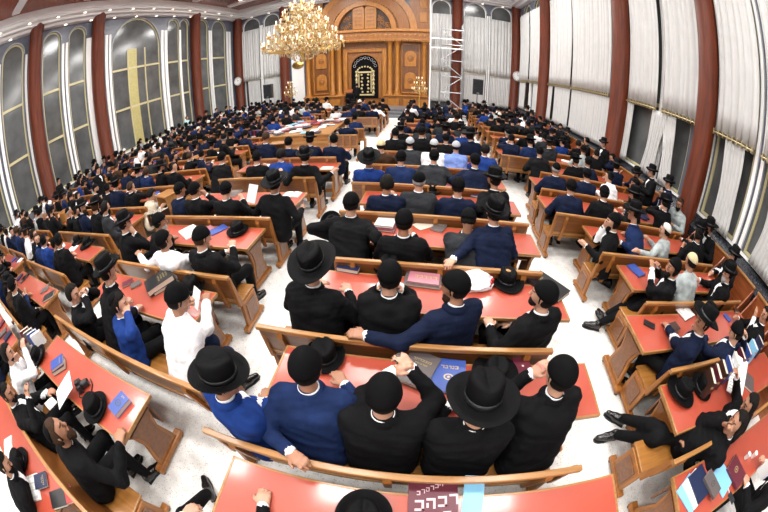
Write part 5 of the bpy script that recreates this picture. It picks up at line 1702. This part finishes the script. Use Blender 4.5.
NP(-0.872, 1.890, -8, (-0.023, 0.162, 1.25), 0, -0.10, POSES['table'], 'K', 'H', 'broad man in black suit and very wide black hat, aisle end of the second bench', None, 0, wide=True, tiltback=0.42)
NP(-0.225, 1.890, 0, (0.0, 0.155, 1.23), 0, -0.30, POSES['face'], 'K', 'V', 'man in black skullcap leaning over his hands, second from the aisle on the second bench', None, 0)
NP(0.290, 1.890, 30, (0.03, 0.053, 1.25), 42, -0.15, ((-0.68, 0.126, 0.93), POSES['lap'][1]), 'N', 'V', 'bearded man in navy suit stretching his arm along the second bench', 'b', 0)
NP(1.026, 1.890, 28, (0.011, 0.02, 1.24), 32, 0.05, ((-0.256, 0.258, 0.78), POSES['lap'][1]), 'K', 'V', 'man in black suit sitting sideways at the right end of the second bench', 's', 0)
NP(-0.847, 3.000, -6, (-0.047, 0.42, 1.24), 0, -0.30, POSES['wide'], 'K', 'V', 'man in black suit and skullcap at the left end of the third centre bench', None, 0)
NP(-0.192, 3.000, 0, (0.0, 0.057, 1.22), 0, -0.30, POSES['read'], 'K', 'V', 'man in black suit, second from left on the third centre bench, behind a stacked journal', None, 0)
NP(0.566, 3.000, -5, (-0.053, 0.42, 1.12), 0, -0.75, POSES['cross'], 'G', 'V', 'man in charcoal suit bowing his head on the third centre bench', None, 0)
NP(0.848, 3.000, 14, (0.1, 0.401, 1.25), 5, -0.10, ((-0.585, -0.114, 0.93), POSES['table'][1]), 'N', 'H', 'man in navy suit and dark hat with his arm along the third centre bench', None, 0, tiltback=0.3)
NP(-0.521, 4.200, 0, (0.0, 0.022, 1.22), 0, -0.30, POSES['read'], 'N', 'n', 'curly-haired man in navy suit on the fourth centre bench', None, 0)
NP(-0.077, 4.200, 0, (0.0, 0.169, 1.24), 0, -0.30, POSES['table'], 'G', 'g', 'grey-haired man in charcoal suit and skullcap on the fourth centre bench', None, 1)
NP(0.483, 4.200, 0, (0.0, 0.09, 1.22), 0, -0.30, POSES['read'], 'N', 'V', 'man in navy suit and skullcap, third from left on the fourth centre bench', None, 0)
NP(1.076, 4.220, 18, (0.135, 0.415, 1.26), 30, -0.05, POSES['table'], 'K', 'H', 'bearded man in black hat looking left at the right end of the fourth centre bench', 'k', 1)
NP(-0.978, 5.400, 0, (0.0, -0.048, 1.25), 0, -0.10, POSES['table'], 'B', 'H', 'man in blue suit and round wide black hat, left end of the fifth centre bench', None, 1, wide=True, tiltback=0.5)
NP(-0.442, 5.400, 0, (0.0, 0.238, 1.23), 0, -0.30, POSES['read'], 'D', 'V', 'man in dark blue suit, second from left on the fifth centre bench', None, 1)
NP(0.159, 5.420, 0, (0.0, 0.42, 1.24), 0, -0.20, POSES['table'], 'G', 'V', 'man in charcoal suit, third from left on the fifth centre bench', None, 1)
NP(0.921, 5.400, 10, (0.083, 0.42, 1.23), 15, -0.20, POSES['read'], 'N', 'V', 'man in navy suit and skullcap, right end of the fifth centre bench', None, 1)
NP(-0.940, 6.580, 0, (0.0, -0.013, 1.23), 0, -0.30, POSES['table'], 'E', 'y', 'man in brown suit and straw-coloured skullcap at the aisle end of the sixth centre bench', None, 1)
NP(-0.355, 6.600, 0, (0.0, 0.379, 1.23), 0, -0.20, POSES['read'], 'G', 'x', 'man in charcoal suit and pale grey skullcap on the sixth centre bench', None, 1)
NP(0.175, 6.600, 0, (0.0, 0.362, 1.22), 0, -0.30, POSES['table'], 'W', 'x', 'man in white shirt and grey skullcap on the sixth centre bench', None, 1)
NP(0.659, 6.600, 0, (0.0, 0.331, 1.22), 0, -0.30, POSES['read'], 'L', 'x', 'man in light blue shirt and grey skullcap on the sixth centre bench', None, 1)
NP(1.310, 6.600, 0, (0.0, 0.318, 1.22), 10, -0.20, POSES['table'], 'B', 'n', 'bare-headed man in bright blue suit, right end of the sixth centre bench', None, 1)
NP(-2.420, -0.400, -6, (-0.028, 0.178, 1.12), -12, 0.22, ((0.128, 0.152, 0.7), (0.3, 0.536, 0.77)), 'K', 'k', 'bearded man in black suit leaning back, hand on the table edge, bottom left', 'b', 0, hair='hairb', scale=1.14, closed=True)
NP(-4.190, -0.300, -20, (-0.05, 0.137, 1.2), -15, -0.10, ((-0.004, 0.265, 1.05), (-0.04, 0.418, 1.08)), 'W', 'n', 'man in white shirt, hands at his face, far end of the lower left table', 's', 0)
NP(-3.450, -0.420, -15, (-0.149, -0.1, 1.16), -30, -0.10, POSES['cheek'], 'K', 'k', 'man in black suit slouching next to the white-shirted man at the lower left table', 's', 0)
NP(-2.977, -1.520, -20, (-0.155, 0.42, 1.18), 0, -0.50, ((-0.423, 0.183, 0.86), (-0.351, 0.116, 0.82)), 'K', 'k', 'man reading with folded hands at the strewn table in the bottom left corner', 's', 0)
NP(-1.964, 1.120, -22, (-0.127, 0.314, 1.22), -20, -0.45, ((-0.503, 0.468, 0.86), (-0.324, 0.632, 0.86)), 'W', 'V', 'man in white shirt holding up a white sheet at the aisle end of a table', None, 0, trouser='N', scale=1.12)
NP(-2.838, 1.120, -25, (-0.071, 0.153, 1.12), -25, -0.20, ((-0.252, 0.216, 0.9), POSES['cheek'][1]), 'B', 'k', 'boy in bright blue jumper between the white-shirted man and the tall-hatted man', None, 0, closed=True)
NP(-3.225, 1.160, -15, (-0.094, 0.352, 1.3), -8, -0.15, POSES['table'], 'K', 'H', 'man in black coat and tall black hat left of the boy in blue', None, 0, tiltback=0.3)
NP(-3.867, 1.120, -40, (-0.025, 0.03, 1.15), -20, -0.20, POSES['face'], 'K', 'n', 'man in black suit with hands at his face behind the tall-hatted man', None, 0)
NP(-2.366, 2.480, -12, (0.01, -0.048, 1.24), -20, -0.30, POSES['read'], 'K', 'V', 'brown-haired man in black suit near the hat on the second left table', None, 0, hair='hairb')
NP(-2.988, 2.460, -8, (0.016, -0.1, 1.22), -10, 0.10, ((-0.686, -0.19, 0.93), POSES['table'][1]), 'W', 'V', 'man in white shirt with his arm over the bench, left of the brown-haired man', None, 0)
NP(-3.568, 2.620, -10, (-0.041, 0.232, 1.2), -40, -0.10, POSES['cheek'], 'K', 'V', 'grey-bearded man in black coat leaning on the table beyond the white-shirted man', 'g', 1)
NP(-4.214, 2.500, -15, (-0.034, 0.127, 1.28), -20, -0.20, POSES['face'], 'K', 'H', 'man in black coat and tall black hat by the row of upright books', None, 1, tiltback=0.3)
NP(-2.170, 3.900, -8, (-0.022, 0.157, 1.25), -5, -0.15, POSES['wide'], 'K', 'H', 'man in black suit and round black hat by the propped white leaflet, aisle end', None, 1, wide=True, tiltback=0.4)
NP(-3.007, 3.900, 0, (0.0, 0.024, 1.22), 0, -0.35, POSES['read'], 'K', 'V', 'man in black suit reading the propped white leaflet', None, 1)
NP(-3.693, 3.900, 0, (0.0, 0.029, 1.24), -15, -0.20, POSES['cheek'], 'K', 'V', 'man in black suit leaning his cheek on his hand, fourth left bench', None, 1)
NP(-4.139, 3.900, -10, (-0.017, 0.094, 1.23), -25, -0.20, POSES['table'], 'N', 'V', 'man in navy suit beside the man with his cheek in his hand, fourth left bench', None, 1)
NP(-5.500, 4.100, -35, (-0.28, 0.223, 1.0), 0, -0.50, POSES['wide'], 'C', 'n', 'man in beige jacket bending over the table with the small lectern', None, 1)
NP(-2.250, 5.660, 0, (0.0, -0.1, 1.25), 8, -0.10, POSES['spread'], 'K', 'H', 'man in black hat with both arms spread along the bench, aisle side', None, 1, tiltback=0.25)
NP(-2.922, 5.660, 0, (0.0, 0.232, 1.22), 0, -0.30, POSES['table'], 'B', 'n', 'bare-headed man in blue jacket next to the man with spread arms', None, 1)
NP(-3.428, 5.660, 0, (0.0, 0.088, 1.22), -10, -0.30, POSES['read'], 'K', 'V', 'man in black suit two places left of the man with spread arms', None, 1)
NP(-4.541, 5.660, -10, (-0.057, 0.323, 1.22), -10, -0.30, POSES['read'], 'K', 'V', "man in black suit at the left end of the spread-armed man's bench", None, 1)
NP(-2.122, 7.100, -5, (-0.002, 0.023, 1.24), 10, -0.20, POSES['table'], 'N', 'V', 'man in navy suit alone at the aisle end before the display table', None, 1)
NP(-2.748, 7.100, 0, (0.0, 0.095, 1.24), 0, -0.20, POSES['read'], 'N', 'H', 'man in navy suit and dark hat directly in front of the display table', None, 1)
NP(-3.230, 7.100, 0, (0.0, -0.1, 1.24), -10, -0.20, POSES['read'], 'N', 'V', 'man in navy suit and skullcap left of the dark-hatted man before the display table', None, 1)
NP(-3.902, 7.000, -5, (-0.01, 0.113, 1.4), 0, -0.30, POSES['table'], 'N', 'n', 'brown-haired man in navy suit half risen from the bench near the display table', None, 1, hair='hairb')
NP(-2.460, 9.850, 0, (0.0, -0.096, 1.24), 0, -0.20, POSES['table'], 'N', 'V', 'man in navy suit on the short bench beside the display table', None, 1)
NP(2.780, 0.660, 50, (-0.136, -0.3, 1.1), 15, 0.05, ((-0.225, 0.007, 0.62), (-0.141, -0.137, 1.02)), 'K', 'n', 'man in black suit lolling sideways on the bench with outstretched legs, hand at his brow', None, 0, legs=(((-0.083, 0.528, 0.52), (0.212, 0.73, 0.1)), ((-0.213, 0.407, 0.52), (-0.035, 0.75, 0.1))), closed=True, scale=1.12)
NP(3.399, 0.640, 30, (-0.212, -0.1, 1.14), 30, -0.20, ((0.726, -0.559, 0.95), POSES['cheek'][1]), 'K', 'n', 'dark-haired man in black suit beside the lolling man', None, 0)
NP(2.964, 1.530, 32, (0.005, 0.008, 1.25), 36, 0.00, ((0.245, 0.434, 0.79), (0.701, -0.221, 0.8)), 'N', 'H', 'man in navy suit and black hat with his hand on an open book, right-hand side', None, 0, wide=True, tiltback=0.2)
NP(3.809, 1.500, 20, (-0.038, -0.1, 1.16), 10, -0.50, (POSES['table'][0], (0.226, -0.264, 1.12)), 'N', 'V', 'man in navy suit bending his head into his hand beside the navy-suited reader', None, 0)
NP(5.187, 1.550, 50, (0.0, 0.0, 1.22), 20, -0.10, ((0.037, 0.171, 1.06), POSES['table'][1]), 'K', 'n', 'man in black suit with his hand on his chin by the wall bench', None, 1)
NP(3.235, 2.540, 50, (0.016, 0.014, 1.22), 25, 0.00, ((0.1, 0.279, 1.02), (0.253, 0.196, 1.05)), 'K', 'V', 'man in black coat with crossed legs stretched to the aisle, holding hands to his beard', 'k', 0, legs=(((0.19, 0.265, 0.55), (-0.102, 0.66, 0.16)), ((-0.001, 0.228, 0.53), (-0.266, 0.706, 0.1))), longhair=True)
NP(3.936, 2.540, 10, (0.046, 0.261, 1.2), 0, -0.30, POSES['table'], 'Y', 'y', 'boy in grey vest and straw-coloured skullcap on the bench by the right wall', None, 1, closed=True)
NP(4.831, 2.540, 58, (-0.019, -0.012, 1.24), 10, -0.10, ((0.425, 0.062, 0.8), POSES['table'][1]), 'K', 'H', 'old grey-bearded man in black hat sitting sideways near the right wall', 'g', 1)
NP(5.620, 2.900, 62, (0.28, -0.1, 1.26), 5, -0.05, POSES['cheekl'], 'K', 'H', 'man in black hat with his hand at his face behind the old grey-bearded man', None, 1)
NP(3.554, 3.620, 38, (0.28, 0.42, 1.25), 30, -0.05, POSES['table'], 'D', 'H', 'man in dark blue suit and black hat turned sideways at the aisle-side table', None, 1, wide=True)
NP(2.810, 3.580, 55, (0.114, 0.08, 1.2), 20, -0.10, POSES['cheek'], 'K', 'V', 'man in black coat with legs stretched into the right aisle, hand at his beard', 'k', 1, legs=(((0.527, 0.29, 0.53), (0.711, 0.299, 0.12)), ((0.401, 0.154, 0.53), (0.458, 0.13, 0.12))), longhair=True)
NP(4.046, 3.600, 25, (0.052, 0.112, 1.2), 30, -0.20, ((-0.676, 0.168, 0.9), POSES['table'][1]), 'Y', 'w', 'boy in grey shirt and white knitted skullcap resting his elbow on the bench', None, 1, closed=True)
NP(5.521, 3.750, 60, (0.245, 0.141, 1.24), 15, -0.10, ((0.56, 0.363, 0.79), POSES['table'][1]), 'K', 'H', 'man in black hat at the table end in front of the standing young man', None, 1)
NP(2.595, 4.760, 0, (0.0, 0.216, 1.22), 0, -0.30, POSES['table'], 'N', 'V', 'man in navy suit at the aisle end of the fifth right-hand bench', None, 1)
NP(3.343, 4.760, 0, (0.0, 0.214, 1.22), 10, -0.30, POSES['read'], 'K', 'V', 'long-haired man in black suit on the fifth right-hand bench', None, 1, longhair=True)
NP(4.211, 4.800, 30, (0.146, 0.253, 1.25), 20, -0.10, POSES['table'], 'K', 'H', 'bearded man in black hat turned left on the fifth right-hand bench', 'k', 1)
NP(4.262, 5.900, 20, (0.133, 0.365, 1.22), 30, -0.10, POSES['table'], 'W', 'k', 'man in white shirt and skullcap on the sixth right-hand bench', None, 1)
NP(3.493, 5.900, 0, (0.0, 0.146, 1.22), 0, -0.30, POSES['read'], 'N', 'V', 'man in navy suit, second from the aisle on the sixth right-hand bench', None, 1)
NP(2.720, 5.900, 0, (0.0, 0.173, 1.22), 0, -0.30, POSES['table'], 'N', 'g', 'grey-haired man in navy suit at the aisle end of the sixth right-hand bench', None, 1)
NP(5.000, 5.900, 60, (0.198, 0.115, 1.24), 10, -0.10, POSES['cheek'], 'K', 'V', 'white-bearded man in black coat facing left on the sixth right-hand bench', 'g', 1)
NP(4.251, 7.120, 0, (0.0, 0.325, 1.22), 10, -0.20, POSES['table'], 'N', 'V', 'man in navy suit leaning forward on the seventh right-hand bench', None, 1)
NP(2.851, 7.140, 0, (0.0, 0.42, 1.22), 0, -0.30, POSES['read'], 'K', 'V', 'dark-haired man in black suit at the aisle end of the seventh right-hand bench', None, 1)
SP(5.550, 6.168, 75, 0, 'K', 'H', 'man in black coat and hat standing with an open book near the right column', 'standread', None, 1.00)
SP(5.550, 5.431, 60, 20, 'N', 'H', 'young man in navy suit and white shirt standing beside the right column', 'stand', None, 1.00)
SP(5.550, 8.866, 110, 0, 'K', 'H', 'man in black coat standing against the white curtain beyond the thick right column', 'stand', None, 1.00)
SP(5.550, 17.427, 70, 0, 'K', 'H', 'man in black standing beside the slim far right column', 'stand', None, 1.00)
SP(4.682, 14.022, 120, 0, 'N', 'H', 'man in navy suit standing near the front right corner', 'stand', None, 1.00)
SP(-13.479, 5.395, -60, 0, 'K', 'V', 'man in black standing before the nearest left-hand column', 'stand', None, 1.00)
SP(-14.950, 16.307, -90, 0, 'T', 'n', 'man in pale teal shirt standing by the left windows', 'stand', None, 1.00)
SP(-13.677, 16.918, -120, 0, 'K', 'H', 'man in black hat standing in front of the far left column', 'stand', None, 1.00)
SP(-13.616, 17.986, -100, 0, 'N', 'V', 'man in navy suit standing under the far left windows', 'stand', None, 1.00)
SP(-12.845, 18.125, -60, 0, 'K', 'V', 'man in black standing under the last left window', 'stand', None, 1.00)
SP(-9.351, 5.306, -70, 0, 'K', 'V', 'man in black standing below the second left-hand column', 'stand', None, 1.00)
pw = NP(-1.02, -0.42, 0, (0.06, 0.16, 1.2), 0, -.2, ((-.22, .3, .79), (.27, .62, .785)), 'K', 'V', 'man whose hand with a wristwatch rests on the nearest table, bottom edge', None, 0, legs=(((-.4, .3, .5), (-.52, .62, .1)), None))
a_, e_, w_ = PLACE[pw.name]['arms'][1]
d_ = (w_ - e_) / np.linalg.norm(w_ - e_)
MB().tube(w_ - d_ * .012, w_ + d_ * .014, .034, .033, 16).obj('wristwatch', M['black'], pw)
NP(3.72, -0.72, 10, (0.0, 0.1, 1.22), 0, -.2, ((-.32, .42, .80), (.17, .38, .79)), 'K', 'V', 'man reaching over the pile of journals in the bottom right corner', None, 0)

person(-4.75, 21.75, 0, dict(head=(0, .06, 1.6), hpitch=-.3, hands=POSES['standread'], stand=True, seed=2), 'K', 'V', 'man in black standing at the prayer stand on the ark platform', None, 2, z=.5)
# ------------------------------------------------------------------ the rest of the congregation
SEATS = []
rnd = random.Random(2024)
def row(block, k, x0, x1, b, aisle_right, pitch=.55, occ=.93, yaw=0):
    n = int((x1 - x0) / pitch + .001)
    for i in range(n):
        x = x0 + (i + .5) * (x1 - x0) / n
        if rnd.random() > occ:
            continue
        seat = (n - 1 - i) if aisle_right else i
        SEATS.append((x, b + .27, block, k, seat, yaw))
for k in range(6, len(CB)):
    row('centre block', k, CX0[k] + .1, CX1[k] - .1, CB[k], False)
for k in range(4, len(RB)):
    row('right block', k, RX0[k] + .1, 5.4, RB[k], False)
for k in (2, 3):
    row('right block', k, 4.2, 5.4, RB[k], False, occ=.6)
for k in range(2, len(LB)):
    row('aisle-side left block', k, LX0[k] + .1, LX1[k] - .05, LB[k], True, occ=.85)
for k, b in enumerate((9.55, 10.7, 13.6, 14.8, 16.0, 17.2)):
    row('display-table rows', k, -2.9 if k < 2 else -4.3, -2.1, b, True)
for nm, (a, c, rows) in BLK.items():
    for k, b in enumerate(rows):
        row(nm + ' left block', k, a + .05, c - .05, b, True, pitch=.52, occ=1.0)
WALL = []
for i in range(26):
    WALL.append((5.98, rnd.uniform(3.0, 18.5), 'right wall bench', 90))
for i in range(16):
    WALL.append((-15.25, rnd.uniform(2.5, 22), 'left wall bench', -90))
for i in range(10):
    WALL.append((rnd.uniform(2.4, 6.0), rnd.uniform(19.6, 21.0), 'front right tables', rnd.choice((0, 180, 90, -40))))
for i in range(34):
    WALL.append((rnd.uniform(-14.5, -9.8), rnd.uniform(20.0, 23.3), 'front left corner', rnd.choice((0, 40, -60, 90, 180))))
for i in range(16):
    WALL.append((rnd.uniform(-9.0, -6.4), rnd.uniform(17.0, 21.0), 'left of the ark platform', rnd.choice((0, 0, -30))))
for x, y, bl, yaw in WALL:
    if any(math.hypot(x - s[0], y - s[1]) < .5 for s in SEATS):
        continue
    SEATS.append((x, y, bl, 0, 99, yaw))
SEATS = [s for s in SEATS if all(math.hypot(s[0] - a, s[1] - b) > .44 for a, b in NEAR)]
def dist(s):
    return math.sqrt(s[0] ** 2 + s[1] ** 2 + 2.2)
SEATS.sort(key=dist)
PROT = [('table', 0, -.3, (0, .13, 1.22)), ('read', 0, -.35, (0.02, .15, 1.21)), ('cheek', -25, -.2, (.03, .12, 1.22)), ('wide', 8, -.25, (-.02, .17, 1.2)), ('face', 0, -.3, (0, .16, 1.2)),
        ('lap', 30, -.05, (-.02, .06, 1.25)), ('cross', -40, -.1, (0, .1, 1.24)), ('cheekl', 22, -.25, (-.03, .13, 1.22)), ('table', -65, 0, (0, .05, 1.25)), ('read', 60, -.1, (0, .06, 1.25))]
JC = ['K'] * 11 + ['N'] * 5 + ['D'] * 3 + ['G'] * 3 + ['W'] * 2 + ['B'] * 1 + ['Y', 'E']
HC = ['H'] * 6 + ['V'] * 9 + ['k'] * 6 + ['n'] * 2 + ['g', 'w']
USED = {}
MAXP = 300 - len([o for o in bpy.data.objects if o.parent is None and o.name.startswith('person')])
REST = []
for i, s in enumerate(SEATS):
    x, y, bl, k, seat, yaw = s
    pose, hy, pit, hd = rnd.choice(PROT)
    jk, hw = rnd.choice(JC), rnd.choice(HC)
    beard = rnd.choice((None, None, 'k', 's', 'g' if hw == 'g' else 'b'))
    sc = rnd.uniform(.97, 1.1)
    yy = R(yaw + (rnd.uniform(-14, 14) if 'left block' not in bl else rnd.uniform(-50, 14)))
    if i >= MAXP:
        REST.append((x, y, yy, pose, hy, pit, hd, jk, hw, sc))
        continue
    d = dist(s)
    lod = 1 if d < 9.5 else 2
    pl = ('%s, %s row, %s seat from aisle' % (bl, ORD[k], ORD[seat])) if seat < 20 else bl
    lab = 'man in %s, %s; %s' % (JN[jk], HN[hw].replace('coloured ', '').replace(' knitted', '').replace(' brimmed', '').replace('small black', 'small'), pl)
    grp = None
    if seat == 99:
        lab = 'man in %s with %s at the %s' % (JN[jk], HN[hw], bl)
        grp = lab
    q = dict(head=hd, hyaw=R(hy), hpitch=pit, hands=POSES[pose], seed=i % 5, legs=None, curl=.55)
    person(x, y, yy, q, jk, hw, lab, beard, lod, key=('auto', pose, hy, lod), group=grp, skin=rnd.choice(('skin', 'skin', 'skin2')), hair=rnd.choice(('hair', 'hair', 'hairb')), scale=sc, wide=rnd.random() < .3, longhair=rnd.random() < .25)
# those beyond the 300 largest: one mass
def mass():
    V, F, MI, mats = [], [], [], []
    n0 = 0
    def add(me, Mx, m):
        nonlocal n0
        if m not in mats:
            mats.append(m)
        co = np.empty(len(me.vertices) * 3, np.float32)
        me.vertices.foreach_get('co', co)
        co = co.reshape(-1, 3)
        A = np.array(Mx)
        co = co @ A[:3, :3].T + A[:3, 3]
        V.append(co)
        for p in me.polygons:
            F.append([v + n0 for v in p.vertices])
            MI.append(mats.index(m))
        n0 += len(co)
    for x, y, yy, pose, hy, pit, hd, jk, hw, sc in REST:
        key = (('auto', pose, hy, 2), 2)
        if key not in BODYC:
            BODYC[key] = build_person(dict(head=hd, hyaw=R(hy), hpitch=pit, hands=POSES[pose], seed=0, legs=None, curl=.5), 2)
        b = BODYC[key]
        root = Matrix.Translation((x, y, 0)) @ Matrix.Rotation(yy, 4, 'Z') @ Matrix.Scale(sc, 4)
        p = b['place']
        add(b['body'], root, M['skin'])
        add(b['jacket'], root, JK[jk])
        add(b['trousers'], root, TROUSER)
        hm = Matrix([list(map(float, r)) for r in p['Rh']]).to_4x4()
        hm.translation = Vector([float(v) for v in p['C']])
        add(HAIR, root @ hm, M['hair'])
        if hw == 'H':
            add(HAT[0], root @ hm @ Matrix.Translation((0, 0, .062)), M['felt'])
        elif hw != 'n':
            add(BIGV, root @ hm @ Matrix.Translation((0, 0, .016)) @ Matrix.Rotation(.4, 4, 'X'), M['knitw'] if hw == 'w' else M['velvet'])
    me = bpy.data.meshes.new('crowd')
    me.from_pydata(np.concatenate(V).tolist(), [], F)
    for m in mats:
        me.materials.append(m)
    me.polygons.foreach_set('material_index', MI)
    me.polygons.foreach_set('use_smooth', [True] * len(me.polygons))
    o = bpy.data.objects.new('crowd', me)
    COL.objects.link(o)
    tag(o, 'farthest rows of seated men in dark suits before the ark wall', 'crowd', kind='stuff')
if REST:
    mass()
# books on the tables of the farther rows
rnd = random.Random(77)
def scatter(x0, x1, y, n, lab, grp):
    for i in range(n):
        x = rnd.uniform(x0, x1)
        c = rnd.choice(('white', 'white', 'maroon', 'brown', 'navy', 'grey', 'blue', 'white'))
        if c == 'white':
            o = MB().prism([(-.16, 0), (.16, 0), (.16, .012), (.08, .024), (0, .012), (-.08, .024), (-.16, .012)], -.11, .11, 'y').obj('book', M['paper'])
        else:
            o = MB().box(-.085, .085, -.12, .12, 0, .035).obj('book', BOOKC[c])
        o.location = (x, y + rnd.uniform(-.1, .1), .757)
        o.rotation_euler = (0, 0, rnd.uniform(-.5, .5))
        tag(o, lab, 'book', grp)
for nm, (a, c, rows) in BLK.items():
    for k, b in enumerate(rows):
        if k < 12:
            scatter(a + .3, c - .3, b + .95, 3, 'book lying on the red table tops of the %s left block' % nm, 'books on the tables of the %s left block' % nm)
for k in range(4, 12):
    scatter(RX0[k] + .5, 5.2, RB[k + 1] - .33, 3, 'book lying on the farther red tables of the right-hand block', 'books on the farther right-hand tables')
for k in range(6, 12):
    scatter(-.9, 1.3, CB[k + 1] - .31, 2, 'book lying on the farther red tables of the centre block', 'books on the farther centre tables')
for k in range(4, 6):
    scatter(-4.2, -2.2, LT[k][0], 3, 'book lying on the two farthest tables of the aisle-side left block', 'books on the far aisle-side left tables')
